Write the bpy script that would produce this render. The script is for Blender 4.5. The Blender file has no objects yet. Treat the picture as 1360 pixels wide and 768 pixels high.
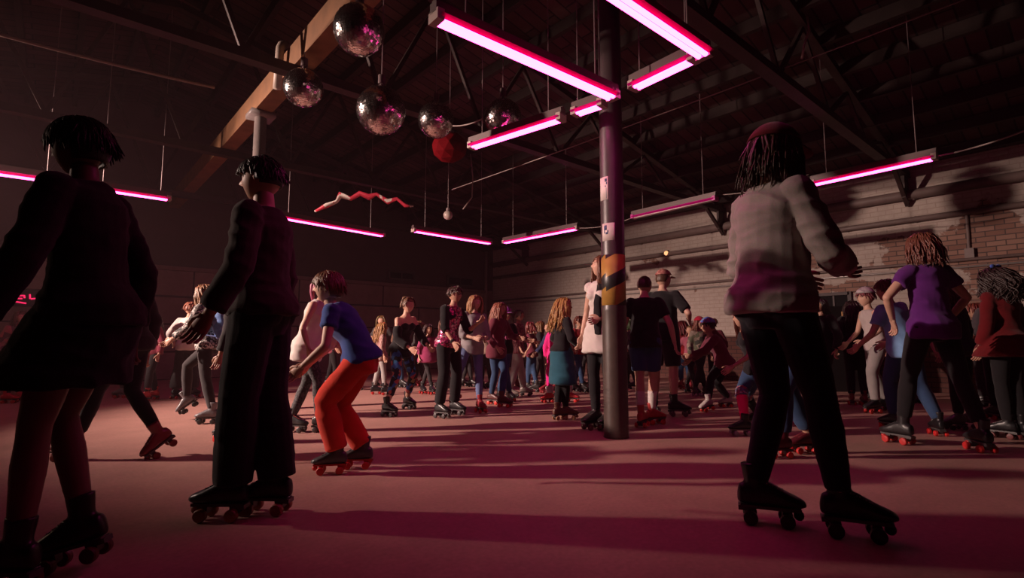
import bpy, bmesh, math, random
from mathutils import Vector as V, Matrix as M, noise as NZ
random.seed(7)
C = bpy.context.scene.collection
S = bpy.context.scene
PI = math.pi
def R_(d): return math.radians(d)

# ------------------------------------------------------------------ camera frame helpers
CAM_H, FPX, YAW, PITCH = 0.88, 700.0, R_(49), math.atan(68/700)
RT = V((math.sin(YAW), -math.cos(YAW), 0)); FW = V((math.cos(YAW), math.sin(YAW), 0)); UP = V((0, 0, 1))
CAM = V((0, 0, CAM_H))
def ray(px, py):
    x, y = (px-680)/FPX, (384-py)/FPX
    f = math.cos(PITCH)-math.sin(PITCH)*y; z = math.sin(PITCH)+math.cos(PITCH)*y
    return RT*x+FW*f+UP*z
def onz(px, py, z=0.0):
    r = ray(px, py); return CAM+r*((z-CAM_H)/r.z)
def ond(px, py, d):
    r = ray(px, py); return CAM+r*(d/r.dot(FW))
def onx(px, py, X):
    r = ray(px, py); return CAM+r*(X/r.x)
def ony(px, py, Y):
    r = ray(px, py); return CAM+r*(Y/r.y)
def camdir(deg):                       # 0 = picture right, 90 = away, 180 = picture left, 270 = to the viewer
    a = R_(deg); return RT*math.cos(a)+FW*math.sin(a)

# ------------------------------------------------------------------ materials
MATS = {}
def _mat(name):
    m = bpy.data.materials.new(name); m.use_nodes = True
    nt = m.node_tree; return m, nt, nt.nodes['Principled BSDF']
def _n(nt, t, **kw):
    n = nt.nodes.new(t)
    for k, v in kw.items():
        if k in n.inputs: n.inputs[k].default_value = v
        else: setattr(n, k, v)
    return n
def L_(nt, a, b): nt.links.new(a, b)
def rgba(c): return (c[0], c[1], c[2], 1)
def mix_rgb(nt, fac, a, b, mode='MIX'):
    n = nt.nodes.new('ShaderNodeMix'); n.data_type = 'RGBA'; n.blend_type = mode
    for sock, v in ((n.inputs[0], fac), (n.inputs[6], a), (n.inputs[7], b)):
        if hasattr(v, 'links'): L_(nt, v, sock)
        elif isinstance(v, (int, float)): sock.default_value = v
        else: sock.default_value = rgba(v)
    return n.outputs[2]
def bumpit(nt, p, h, strength=.3, dist=.01):
    b = _n(nt, 'ShaderNodeBump'); b.inputs['Strength'].default_value = strength; b.inputs['Distance'].default_value = dist
    L_(nt, h, b.inputs['Height']); L_(nt, b.outputs[0], p.inputs['Normal'])
def plain(name, col, rough=.6, metal=0.0, var=.25, scale=12, bump=.1, spec=.5):
    key = ('p', name, col, rough, metal)
    if key in MATS: return MATS[key]
    m, nt, p = _mat(name)
    tc = _n(nt, 'ShaderNodeTexCoord'); nz = _n(nt, 'ShaderNodeTexNoise', Scale=scale, Detail=5)
    L_(nt, tc.outputs['Object'], nz.inputs['Vector'])
    c = mix_rgb(nt, nz.outputs[0], [x*(1-var) for x in col], [min(1, x*(1+var)) for x in col])
    L_(nt, c, p.inputs['Base Color']); p.inputs['Roughness'].default_value = rough; p.inputs['Metallic'].default_value = metal
    p.inputs['Specular IOR Level'].default_value = spec
    if bump: bumpit(nt, p, nz.outputs[0], bump)
    MATS[key] = m; return m
def cloth(col, rough=.9, sheen=.15):
    key = ('c', col)
    if key in MATS: return MATS[key]
    m, nt, p = _mat('woven_cloth')
    tc = _n(nt, 'ShaderNodeTexCoord'); nz = _n(nt, 'ShaderNodeTexNoise', Scale=7, Detail=6)
    L_(nt, tc.outputs['Object'], nz.inputs['Vector'])
    fine = _n(nt, 'ShaderNodeTexNoise', Scale=160, Detail=2); L_(nt, tc.outputs['Object'], fine.inputs['Vector'])
    c = mix_rgb(nt, nz.outputs[0], [x*.72 for x in col], [min(1, x*1.25) for x in col])
    c = mix_rgb(nt, .18, c, fine.outputs[1], 'OVERLAY')
    L_(nt, c, p.inputs['Base Color']); p.inputs['Roughness'].default_value = rough
    p.inputs['Sheen Weight'].default_value = sheen; p.inputs['Specular IOR Level'].default_value = .2
    bumpit(nt, p, fine.outputs[0], .25, .004)
    MATS[key] = m; return m
def skin(col):
    return plain('skin', col, .5, 0, .12, 9, .05, .4)
def patches(cols, scale, rough=.8, metal=0, bump=.2, name='printed_cloth', base=None, cover=.5):
    key = ('v', tuple(cols), scale, name)
    if key in MATS: return MATS[key]
    m, nt, p = _mat(name)
    tc = _n(nt, 'ShaderNodeTexCoord'); vo = _n(nt, 'ShaderNodeTexVoronoi', Scale=scale)
    L_(nt, tc.outputs['Object'], vo.inputs['Vector'])
    sp = _n(nt, 'ShaderNodeSeparateColor'); L_(nt, vo.outputs['Color'], sp.inputs[0])
    cr = _n(nt, 'ShaderNodeValToRGB'); cr.color_ramp.interpolation = 'CONSTANT'
    e = cr.color_ramp.elements; e[0].color = rgba(cols[0]); e[0].position = 0; e[1].color = rgba(cols[1]); e[1].position = 1/len(cols)
    for i, c in enumerate(cols[2:], 2):
        x = e.new(i/len(cols)); x.color = rgba(c)
    L_(nt, sp.outputs[0], cr.inputs[0]); L_(nt, cr.outputs[0], p.inputs['Base Color'])
    p.inputs['Roughness'].default_value = rough; p.inputs['Metallic'].default_value = metal
    bumpit(nt, p, vo.outputs['Distance'], bump, .004)
    MATS[key] = m; return m
def plaid(a, b, c, scale=14):
    key = ('pl', a, b, c)
    if key in MATS: return MATS[key]
    m, nt, p = _mat('checked_cloth')
    tc = _n(nt, 'ShaderNodeTexCoord'); out = a
    for d in ('X', 'Z', 'Y'):
        w = _n(nt, 'ShaderNodeTexWave', Scale=scale, Distortion=.3); w.bands_direction = d
        L_(nt, tc.outputs['Object'], w.inputs['Vector'])
        mr = _n(nt, 'ShaderNodeMapRange'); mr.inputs[1].default_value = .55; mr.inputs[2].default_value = .7; mr.inputs[4].default_value = .7
        L_(nt, w.outputs['Fac'] if 'Fac' in w.outputs else w.outputs[1], mr.inputs[0])
        out = mix_rgb(nt, mr.outputs[0], out, b if d != 'Z' else c)
    L_(nt, out, p.inputs['Base Color']); p.inputs['Roughness'].default_value = .9
    MATS[key] = m; return m
def hairmat(col):
    key = ('h', col)
    if key in MATS: return MATS[key]
    m, nt, p = _mat('hair_strands')
    tc = _n(nt, 'ShaderNodeTexCoord'); mp = _n(nt, 'ShaderNodeMapping'); mp.inputs['Scale'].default_value = (90, 90, 9)
    L_(nt, tc.outputs['Object'], mp.inputs[0]); nz = _n(nt, 'ShaderNodeTexNoise', Scale=1.5, Detail=4); L_(nt, mp.outputs[0], nz.inputs['Vector'])
    c = mix_rgb(nt, nz.outputs[0], [x*.4 for x in col], [min(1, x*1.5) for x in col])
    L_(nt, c, p.inputs['Base Color']); p.inputs['Roughness'].default_value = .42
    bumpit(nt, p, nz.outputs[0], .5, .006)
    MATS[key] = m; return m
def emit(name, col, k, base=(.02, .02, .02)):
    key = ('e', name, col, k)
    if key in MATS: return MATS[key]
    m, nt, p = _mat(name); p.inputs['Base Color'].default_value = rgba(base)
    p.inputs['Emission Color'].default_value = rgba(col); p.inputs['Emission Strength'].default_value = k
    MATS[key] = m; return m
BLACK = (.012, .011, .013)

# ------------------------------------------------------------------ objects
def obj(name, me, mat=None, parent=None, loc=None):
    if isinstance(me, bmesh.types.BMesh):
        bm = me; me = bpy.data.meshes.new(name); bm.to_mesh(me); bm.free()
    o = bpy.data.objects.new(name, me); C.objects.link(o)
    if mat is not None:
        me.materials.clear()
        for x in (mat if isinstance(mat, (list, tuple)) else [mat]): me.materials.append(x)
    if parent is not None: o.parent = parent
    if loc is not None: o.location = loc
    return o
def tag(o, label, cat, group=None, kind=None):
    o['label'] = label; o['category'] = cat
    if group: o['group'] = group
    if kind: o['kind'] = kind
    return o
def struct(o): o['kind'] = 'structure'; return o
def thing(name, label, cat, loc, group=None):
    o = bpy.data.objects.new(name, None); C.objects.link(o); o.location = loc; o.empty_display_size = .1
    return tag(o, label, cat, group)
def smooth(me):
    if isinstance(me, bpy.types.Object): me = me.data
    for p in me.polygons: p.use_smooth = True
    return me
def box(bm, c, sx, sy, sz, rot=None):
    m = M.Translation(V(c)) @ (rot.to_4x4() if rot else M.Identity(4)) @ M.Diagonal((sx, sy, sz, 1))
    return bmesh.ops.create_cube(bm, size=1, matrix=m)
def frame_from(d, up=UP):
    d = V(d).normalized()
    if abs(d.dot(up)) > .98: up = V((1, 0, 0))
    y = up.cross(d).normalized(); z = d.cross(y)
    return M((d, y, z)).transposed()
def bar(bm, a, b, w, h=None):          # square bar from a to b
    a, b = V(a), V(b); d = b-a
    box(bm, (a+b)/2, d.length, w, h or w, frame_from(d))
def rings_mesh(bm, rings, n=10, cap=True, sq=1.0):
    rows = []
    for c, A, B in rings:
        row = []
        for i in range(n):
            t = 2*PI*i/n; ct, st = math.cos(t), math.sin(t)
            if sq != 1.0: ct = math.copysign(abs(ct)**sq, ct); st = math.copysign(abs(st)**sq, st)
            row.append(bm.verts.new(V(c)+A*ct+B*st))
        rows.append(row)
    for r0, r1 in zip(rows, rows[1:]):
        for i in range(n):
            j = (i+1) % n; bm.faces.new((r0[i], r0[j], r1[j], r1[i]))
    if cap:
        bm.faces.new(rows[0][::-1]); bm.faces.new(rows[-1])
def limb(bm, pts, rad, n=10, flat=1.0, cap=True, side=None):
    pts = [V(p) for p in pts]; k = len(pts); rings = []; ref = side
    for i, p in enumerate(pts):
        t = (pts[min(i+1, k-1)]-pts[max(i-1, 0)])
        if t.length < 1e-7: t = V((0, 0, 1))
        t.normalize()
        if ref is None: ref = V((1, 0, 0)) if abs(t.x) < .8 else V((0, 1, 0))
        A = ref-t*ref.dot(t)
        if A.length < 1e-5: A = V((0, 1, 0))-t*t.y
        A.normalize(); B = t.cross(A); ref = A
        rings.append((p, A*rad[i], B*rad[i]*flat))
    rings_mesh(bm, rings, n, cap)
def ball(bm, c, r, sub=2, sc=(1, 1, 1), rot=None):
    m = M.Translation(V(c)) @ (rot.to_4x4() if rot else M.Identity(4)) @ M.Diagonal((r*sc[0], r*sc[1], r*sc[2], 1))
    bmesh.ops.create_icosphere(bm, subdivisions=sub, radius=1, matrix=m)
def cyl(bm, a, b, r, n=12, r2=None):
    limb(bm, [a, b], [r, r if r2 is None else r2], n)
def solid(bm, voxel, it=3, fac=.5):    # union of closed shells as one continuous skin
    bmesh.ops.recalc_face_normals(bm, faces=bm.faces)
    me = bpy.data.meshes.new('tmp'); bm.to_mesh(me); bm.free()
    o = bpy.data.objects.new('tmp', me); C.objects.link(o)
    r = o.modifiers.new('r', 'REMESH'); r.mode = 'VOXEL'; r.voxel_size = voxel; r.use_smooth_shade = True
    if it:
        s = o.modifiers.new('s', 'SMOOTH'); s.factor = fac; s.iterations = it
    dg = bpy.context.evaluated_depsgraph_get()
    out = bpy.data.meshes.new_from_object(o.evaluated_get(dg))
    bpy.data.objects.remove(o); bpy.data.meshes.remove(me)
    smooth(out); return out
def wrinkle(me, amp, freq=(9, 9, 16), seed=0):
    off = V((seed*3.1, seed*1.7, 0)); nrm = [v.normal.copy() for v in me.vertices]
    for v, nn in zip(me.vertices, nrm):
        p = v.co; q = V((p.x*freq[0]+p.z*5, p.y*freq[1]-p.z*4, p.z*freq[2]))+off
        v.co = p+nn*amp*(1-2*abs(NZ.noise(q)))

# ------------------------------------------------------------------ lens
cam = bpy.data.cameras.new('camera'); cam.sensor_width = 36; cam.lens = FPX/1360*36; cam.clip_start = .05; cam.clip_end = 200
co = bpy.data.objects.new('camera', cam); C.objects.link(co); co.location = CAM
co.rotation_euler = (PI/2+PITCH, 0, YAW-PI/2); S.camera = co

# ================================================================== ROOM
XR, YB, XL, YF, EAVE, SLOPE, RIDGE = 11.3, 14.0, -9.0, -6.0, 3.95, .22, 1.15
ZR = EAVE+SLOPE*(XR-RIDGE)
def roofz(x): return ZR-SLOPE*abs(x-RIDGE)
def hangz(x): return 3.85 if abs(x-1.9) < .14 else roofz(x)-.02

def concrete_floor():
    m, nt, p = _mat('worn_concrete'); tc = _n(nt, 'ShaderNodeTexCoord')
    a = _n(nt, 'ShaderNodeTexNoise', Scale=.7, Detail=8, Roughness=.65); b = _n(nt, 'ShaderNodeTexNoise', Scale=45, Detail=4)
    sc = _n(nt, 'ShaderNodeTexNoise', Scale=3.2, Detail=9, Roughness=.75)
    for x in (a, b, sc): L_(nt, tc.outputs['Object'], x.inputs['Vector'])
    c = mix_rgb(nt, a.outputs[0], (.36, .18, .15), (.55, .31, .26))
    c = mix_rgb(nt, .35, c, sc.outputs[0], 'OVERLAY'); c = mix_rgb(nt, .22, c, b.outputs[0], 'OVERLAY')
    L_(nt, c, p.inputs['Base Color'])
    mr = _n(nt, 'ShaderNodeMapRange'); mr.inputs[3].default_value = .42; mr.inputs[4].default_value = .7
    L_(nt, sc.outputs[0], mr.inputs[0]); L_(nt, mr.outputs[0], p.inputs['Roughness']); p.inputs['Specular IOR Level'].default_value = .3
    bumpit(nt, p, b.outputs[0], .12, .004); return m
bm = bmesh.new(); box(bm, ((XR+XL)/2, (YB+YF)/2, -.1), XR-XL, YB-YF, .2)
struct(obj('floor', bm, concrete_floor()))

def painted_brick(patch):
    """white limewashed brick, paint lost in patches, bare maroon brick below shoulder height"""
    m, nt, p = _mat('painted_brick'); tc = _n(nt, 'ShaderNodeTexCoord')
    sp = _n(nt, 'ShaderNodeSeparateXYZ'); L_(nt, tc.outputs['Object'], sp.inputs[0])
    cb = _n(nt, 'ShaderNodeCombineXYZ'); L_(nt, sp.outputs[1], cb.inputs[0]); L_(nt, sp.outputs[2], cb.inputs[1])
    br = _n(nt, 'ShaderNodeTexBrick', Scale=1.0); L_(nt, cb.outputs[0], br.inputs['Vector'])
    br.inputs['Brick Width'].default_value = .24; br.inputs['Row Height'].default_value = .085; br.inputs['Mortar Size'].default_value = .008
    br.inputs['Color1'].default_value = (.2, .1, .075, 1); br.inputs['Color2'].default_value = (.3, .17, .13, 1); br.inputs['Mortar'].default_value = (.08, .055, .05, 1)
    n1 = _n(nt, 'ShaderNodeTexNoise', Scale=1.1, Detail=9, Roughness=.68); L_(nt, cb.outputs[0], n1.inputs['Vector'])
    n2 = _n(nt, 'ShaderNodeTexNoise', Scale=6, Detail=8, Roughness=.7); L_(nt, cb.outputs[0], n2.inputs['Vector'])
    acc = n1.outputs[0]
    for (y, z, ry, rz) in patch:
        mp = _n(nt, 'ShaderNodeMapping'); mp.inputs['Location'].default_value = (-y/ry, -z/rz, 0); mp.inputs['Scale'].default_value = (1/ry, 1/rz, 0)
        L_(nt, cb.outputs[0], mp.inputs[0]); ln = _n(nt, 'ShaderNodeVectorMath'); ln.operation = 'LENGTH'; L_(nt, mp.outputs[0], ln.inputs[0])
        mr = _n(nt, 'ShaderNodeMapRange'); mr.inputs[1].default_value = 0; mr.inputs[2].default_value = 1.3; mr.inputs[3].default_value = .3; mr.inputs[4].default_value = 0
        L_(nt, ln.outputs['Value'], mr.inputs[0]); ad = _n(nt, 'ShaderNodeMath'); ad.operation = 'ADD'; L_(nt, acc, ad.inputs[0]); L_(nt, mr.outputs[0], ad.inputs[1]); acc = ad.outputs[0]
    ms = _n(nt, 'ShaderNodeMath'); ms.operation = 'MULTIPLY_ADD'; ms.inputs[1].default_value = .16; L_(nt, n2.outputs[0], ms.inputs[0]); L_(nt, acc, ms.inputs[2])
    lost = _n(nt, 'ShaderNodeMapRange'); lost.inputs[1].default_value = .72; lost.inputs[2].default_value = .745; L_(nt, ms.outputs[0], lost.inputs[0])
    white = mix_rgb(nt, n2.outputs[0], (.30, .235, .2), (.56, .47, .42))
    seam = mix_rgb(nt, br.outputs['Fac'], white, (.36, .28, .245))
    c = mix_rgb(nt, lost.outputs[0], seam, br.outputs['Color'])
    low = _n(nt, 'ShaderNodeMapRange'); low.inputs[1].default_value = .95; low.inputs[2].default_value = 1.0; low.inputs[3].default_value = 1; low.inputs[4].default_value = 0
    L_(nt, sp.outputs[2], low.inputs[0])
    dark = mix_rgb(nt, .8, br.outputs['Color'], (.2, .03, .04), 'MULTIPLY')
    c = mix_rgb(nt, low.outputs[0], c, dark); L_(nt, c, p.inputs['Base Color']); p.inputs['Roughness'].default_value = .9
    ht = _n(nt, 'ShaderNodeMath'); ht.operation = 'MULTIPLY_ADD'; ht.inputs[1].default_value = -1; L_(nt, lost.outputs[0], ht.inputs[0])
    h2 = mix_rgb(nt, .5, br.outputs['Fac'], n2.outputs[0]); inv = _n(nt, 'ShaderNodeMath'); inv.operation = 'SUBTRACT'; inv.inputs[0].default_value = 1
    L_(nt, h2, inv.inputs[1]); L_(nt, inv.outputs[0], ht.inputs[2]); bumpit(nt, p, ht.outputs[0], .4, .012); return m
pts = [onx(px, py, XR) for px, py in ((1205, 322), (1315, 305), (1345, 330), (1070, 352), (1330, 420), (1230, 345), (1100, 383))]
patch = [(pts[0].y, pts[0].z, .8, .22), (pts[1].y, pts[1].z, .5, .5), (pts[2].y, pts[2].z, .9, .4), (pts[3].y, pts[3].z, .6, .35), (pts[4].y, pts[4].z, .8, .9), (pts[5].y, pts[5].z, 1.0, .2), (pts[6].y, pts[6].z, 1.6, .14)]
def wall(name, poly, thick, mat):
    bm = bmesh.new(); t = V(thick)
    a = [bm.verts.new(V(p)) for p in poly]; b = [bm.verts.new(V(p)+t) for p in poly]; n = len(a)
    bm.faces.new(a); bm.faces.new(b[::-1])
    for i in range(n): bm.faces.new((a[i], b[i], b[(i+1) % n], a[(i+1) % n]))
    bmesh.ops.recalc_face_normals(bm, faces=bm.faces); return struct(obj(name, bm, mat))
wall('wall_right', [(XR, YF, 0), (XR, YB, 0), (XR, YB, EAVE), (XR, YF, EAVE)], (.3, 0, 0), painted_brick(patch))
def block_wall():
    m, nt, p = _mat('blockwork'); tc = _n(nt, 'ShaderNodeTexCoord'); sp = _n(nt, 'ShaderNodeSeparateXYZ'); L_(nt, tc.outputs['Object'], sp.inputs[0])
    cb = _n(nt, 'ShaderNodeCombineXYZ'); L_(nt, sp.outputs[0], cb.inputs[0]); L_(nt, sp.outputs[2], cb.inputs[1])
    br = _n(nt, 'ShaderNodeTexBrick', Scale=1.0); L_(nt, cb.outputs[0], br.inputs['Vector'])
    br.inputs['Brick Width'].default_value = 2.4; br.inputs['Row Height'].default_value = .62; br.inputs['Mortar Size'].default_value = .018
    br.inputs['Color1'].default_value = (.27, .18, .16, 1); br.inputs['Color2'].default_value = (.21, .14, .125, 1); br.inputs['Mortar'].default_value = (.06, .04, .04, 1)
    nz = _n(nt, 'ShaderNodeTexNoise', Scale=2.2, Detail=8, Roughness=.7); L_(nt, tc.outputs['Object'], nz.inputs['Vector'])
    c = mix_rgb(nt, .5, br.outputs['Color'], nz.outputs[0], 'OVERLAY')
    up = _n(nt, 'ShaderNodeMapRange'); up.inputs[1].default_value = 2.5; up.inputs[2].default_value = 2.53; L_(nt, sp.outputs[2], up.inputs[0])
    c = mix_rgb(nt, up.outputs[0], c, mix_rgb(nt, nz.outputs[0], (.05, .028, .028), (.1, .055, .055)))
    L_(nt, c, p.inputs['Base Color']); p.inputs['Roughness'].default_value = .9; bumpit(nt, p, br.outputs['Fac'], -.5, .02); return m
gable = lambda y: [(XL, y, 0), (XR, y, 0), (XR, y, EAVE), (RIDGE, y, ZR), (XL, y, roofz(XL))]
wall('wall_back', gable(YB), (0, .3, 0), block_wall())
dk = plain('sooty_render', (.05, .035, .035), .95, 0, .4, 2)
wall('wall_front', gable(YF), (0, -.3, 0), dk)
wall('wall_left', [(XL, YF, 0), (XL, YB, 0), (XL, YB, roofz(XL)), (XL, YF, roofz(XL))], (-.3, 0, 0), dk)
# roof of old boards on purlins
def boards():
    m, nt, p = _mat('old_roof_boards'); tc = _n(nt, 'ShaderNodeTexCoord'); mp = _n(nt, 'ShaderNodeMapping'); L_(nt, tc.outputs['Object'], mp.inputs[0])
    br = _n(nt, 'ShaderNodeTexBrick', Scale=1.0); L_(nt, mp.outputs[0], br.inputs['Vector'])
    br.inputs['Brick Width'].default_value = 1.1; br.inputs['Row Height'].default_value = .2; br.inputs['Mortar Size'].default_value = .012
    br.inputs['Color1'].default_value = (.085, .044, .04, 1); br.inputs['Color2'].default_value = (.04, .021, .02, 1); br.inputs['Mortar'].default_value = (.008, .006, .006, 1)
    nz = _n(nt, 'ShaderNodeTexNoise', Scale=2.5, Detail=8); L_(nt, tc.outputs['Object'], nz.inputs['Vector'])
    c = mix_rgb(nt, .6, br.outputs['Color'], nz.outputs[0], 'OVERLAY'); L_(nt, c, p.inputs['Base Color']); p.inputs['Roughness'].default_value = .85
    bumpit(nt, p, br.outputs['Fac'], -.6, .02); return m
bm = bmesh.new()
for dz in (0, .08): pass
prof = [(XL-.3, roofz(XL-.3)), (RIDGE, ZR), (XR+.3, roofz(XR+.3))]
rows = []
for y in (YF-.3, YB+.3): rows.append([bm.verts.new((x, y, z)) for x, z in prof]+[bm.verts.new((x, y, z+.1)) for x, z in prof[::-1]])
for i in range(6): bm.faces.new((rows[0][i], rows[0][(i+1) % 6], rows[1][(i+1) % 6], rows[1][i]))
for r in rows:
    bm.faces.new((r[0], r[1], r[4], r[5])); bm.faces.new((r[1], r[2], r[3], r[4]))
bmesh.ops.recalc_face_normals(bm, faces=bm.faces)
roof = struct(obj('ceiling', bm, boards()))
wood = plain('stained_joist_wood', (.026, .013, .011), .85, 0, .4, 6, .3)
x = XR-.45; k = 0
while x > XL+.2:
    bm = bmesh.new(); box(bm, (x, (YF+YB)/2, roofz(x)-.1), .075, YB-YF, .17); obj('purlin', bm, wood, roof); x -= .72
# steel roof trusses
steel = plain('rusty_dark_steel', (.045, .025, .022), .6, .2, .45, 8, .2)
TL = ['steel roof truss crossing closest to the hazard taped pillar', 'steel roof truss second from the pillar, its lower chord above the mirror balls', 'third steel roof truss, beyond the mirror balls', 'steel roof truss farthest off, next to the back wall']
for Y, lab in zip((2.3, 5.7, 9.0, 12.2), TL):
    t = thing('roof_truss', lab, 'roof truss', (XR, Y, 3.8), 'steel roof trusses')
    def P(x, z): return V((x-XR, 0, z-3.8))
    bm = bmesh.new()
    for s in (-.045, .045): box(bm, (-(XR-XL)/2, s, 0), XR-XL-.02, .03, .1)
    box(bm, (-(XR-XL)/2, 0, -.05), XR-XL-.02, .14, .015); obj('bottom_chord', bm, steel, t)
    zt = lambda x: roofz(x)-.22-.03
    for xa, xb in ((XR-.1, RIDGE), (RIDGE, XL+.1)):
        bm = bmesh.new(); bar(bm, P(xa, max(3.86, zt(xa))), P(xb, zt(xb)), .1, .1); obj('top_chord', bm, steel, t)
    xs = [XR-.7-1.55*i for i in range(13)]
    for i, x in enumerate(xs[:-1]):
        bm = bmesh.new(); xm = (x+xs[i+1])/2
        bar(bm, P(x, 3.83), P(xm, zt(xm)), .045, .05); obj('strut', bm, steel, t)
        bm = bmesh.new(); bar(bm, P(xm, zt(xm)), P(xs[i+1], 3.83), .045, .05); obj('strut', bm, steel, t)
    bm = bmesh.new(); box(bm, (-.14, 0, -.2), .26, .05, .5); bar(bm, V((-.05, 0, -.55)), V((-.75, 0, -.06)), .06); obj('wall_bracket', bm, steel, t)
# timber beam, its post
bwood = plain('orange_brown_timber', (.2, .085, .032), .75, 0, .5, 5, .3)
bm = bmesh.new(); box(bm, (1.9, 4, 4.0), .2, 19.7, .28); bmesh.ops.bevel(bm, geom=bm.edges[:], offset=.012, segments=1)
tag(obj('timber_beam', bm, bwood), 'long orange brown timber beam running under the roof past the mirror balls', 'beam', kind='thing')
bm = bmesh.new(); cyl(bm, (1.9, 7.25, 0), (1.9, 7.25, 3.86), .075, 20); box(bm, (1.9, 7.25, 3.83), .3, .3, .06); smooth(obj_ := obj('support_post', bm, plain('grey_painted_steel', (.2, .16, .15), .5)))
tag(obj_, 'slim grey steel post under the timber beam behind the man in black trousers', 'post', kind='thing')
p0 = ond(372, 64, 5.6); p1 = ond(368, 118, 5.65)
bm = bmesh.new(); limb(bm, [p0+V((.1, .1, .12)), p0+V((.02, .02, .05)), p0, (p0+p1)/2, p1], [.045]*5, 12)
tag(smooth_o := obj('hanging_drain_pipe', bm, plain('pale_pvc', (.42, .33, .28), .5)), 'short pale drainpipe elbow beside the timber beam', 'pipe'); smooth(smooth_o)
# conduits and pipes on the right wall
pipem = plain('painted_pipe', (.16, .11, .1), .5, 0, .3, 6)
for z, r, dx, lab in ((3.42, .085, .1, 'thick dark pipe along the top of the white brick wall'), (2.98, .05, .07, 'brown pipe along the white brick wall, under the thickest one'), (2.2, .028, .045, 'thin grey conduit pipe above the lower brick patches'), (2.08, .018, .03, 'thinnest conduit, lowest of the pipes on the white brick wall')):
    bm = bmesh.new(); cyl(bm, (XR-dx, YF+.1, z), (XR-dx, YB-.1, z), r, 14)
    y = YF+.6
    while y < YB-.3: box(bm, (XR-dx/2-.001, y, z), dx, .03, r*2.2); y += 1.9
    o = obj('wall_pipe', bm, pipem if z > 2.1 else plain('galvanised', (.4, .36, .34), .35, .5)); smooth(o); tag(o, lab, 'pipe', 'pipes on the white brick wall')
a = onx(1284, 285, XR); b = onx(1290, 345, XR)
bm = bmesh.new(); limb(bm, [V((XR-.03, a.y, 2.95)), V((XR-.03, a.y, 2.6)), V((XR-.03, a.y+.01, 2.25))], [.022]*3, 10); box(bm, (XR-.04, a.y, 2.3), .08, .12, .16)
tag(obj('conduit_drop', bm, pipem), 'upright conduit and switch box between two wall pipes near the bare brick', 'conduit')
# ledges, windows, corner pipe on the back wall
bm = bmesh.new(); box(bm, ((XL+XR)/2, YB-.05, 2.5), XR-XL-.2, .1, .09); o = obj('trim_1', bm, plain('ledge_paint', (.2, .12, .11), .7)); struct(o)
bm = bmesh.new(); box(bm, ((XL+XR)/2, YB-.02, 1.87), XR-XL-.2, .04, .03); o = obj('trim_2', bm, plain('dark_joint', (.06, .04, .04), .7)); struct(o)  # thin dark joint line along the wall
bm = bmesh.new(); cyl(bm, (XR-.35, YB-.06, 0), (XR-.35, YB-.06, 3.9), .05, 12); tag(smooth_o := obj('corner_pipe', bm, plain('corner_pipe_paint', (.3, .22, .2), .5)), 'upright pipe in the corner where the back and brick walls meet', 'pipe'); smooth(smooth_o)
def window(name, pa, pb, plane):
    f = onx if plane == 'x' else ony; W = XR if plane == 'x' else YB
    a, b = f(*pa, W), f(*pb, W); c = (a+b)/2
    w = abs(a.y-b.y) if plane == 'x' else abs(a.x-b.x); h = abs(a.z-b.z)
    bm = bmesh.new()
    def bx(u, z, su, sz, d):
        box(bm, (W-d/2, c.y+u, c.z+z) if plane == 'x' else (c.x+u, W-d/2, c.z+z), d if plane == 'x' else su, su if plane == 'x' else d, sz)
    for s in (-1, 1): bx(s*w/2, 0, .06, h+.06, .06); bx(0, s*h/2, w, .06, .06)
    bx(0, 0, .03, h, .04)
    o = struct(obj(name, bm, plain('window_frame_paint', (.05, .03, .03), .6)))
    bm = bmesh.new(); bx(0, 0, w, h, .02); obj('pane', bm, plain('black_glass', (.006, .005, .006), .7, 0, .1, 3, 0, .1), o)
window('window_1', (516, 360), (549, 373), 'y'); window('window_2', (594, 367), (627, 381), 'y'); window('window_3', (1087, 392), (1131, 422), 'x')

# ------------------------------------------------------------------ pillar
PC = onz(822, 584); PC.z = 0; PC += (FW*.11); PRAD = .112
def pillar_mat():
    m, nt, p = _mat('pillar_paint'); tc = _n(nt, 'ShaderNodeTexCoord'); sp = _n(nt, 'ShaderNodeSeparateXYZ'); L_(nt, tc.outputs['Object'], sp.inputs[0])
    nz = _n(nt, 'ShaderNodeTexNoise', Scale=9, Detail=9, Roughness=.7); L_(nt, tc.outputs['Object'], nz.inputs['Vector'])
    lo = mix_rgb(nt, nz.outputs[0], (.035, .026, .024), (.12, .085, .07)); hi = mix_rgb(nt, nz.outputs[0], (.045, .03, .032), (.085, .06, .06))
    mr = _n(nt, 'ShaderNodeMapRange'); mr.inputs[1].default_value = 1.15; mr.inputs[2].default_value = 1.2; L_(nt, sp.outputs[2], mr.inputs[0])
    L_(nt, mix_rgb(nt, mr.outputs[0], lo, hi), p.inputs['Base Color']); p.inputs['Roughness'].default_value = .38; bumpit(nt, p, nz.outputs[0], .25, .006); return m
pil = thing('support_pillar', 'round steel pillar with hazard tape and two white stickers in mid floor', 'pillar', PC); pil['kind'] = 'thing'
bm = bmesh.new(); limb(bm, [(0, 0, z) for z in (0, .02, 1.0, 1.13, 1.15, 1.17, 1.2, 3, 5.45)], [PRAD*k for k in (1.02, 1.0, 1.0, 1.0, 1.03, 1.03, .985, .97, .95)], 48)
smooth(obj('shaft', bm, pillar_mat(), pil))
view = math.atan2(-PC.y, -PC.x)
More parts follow.
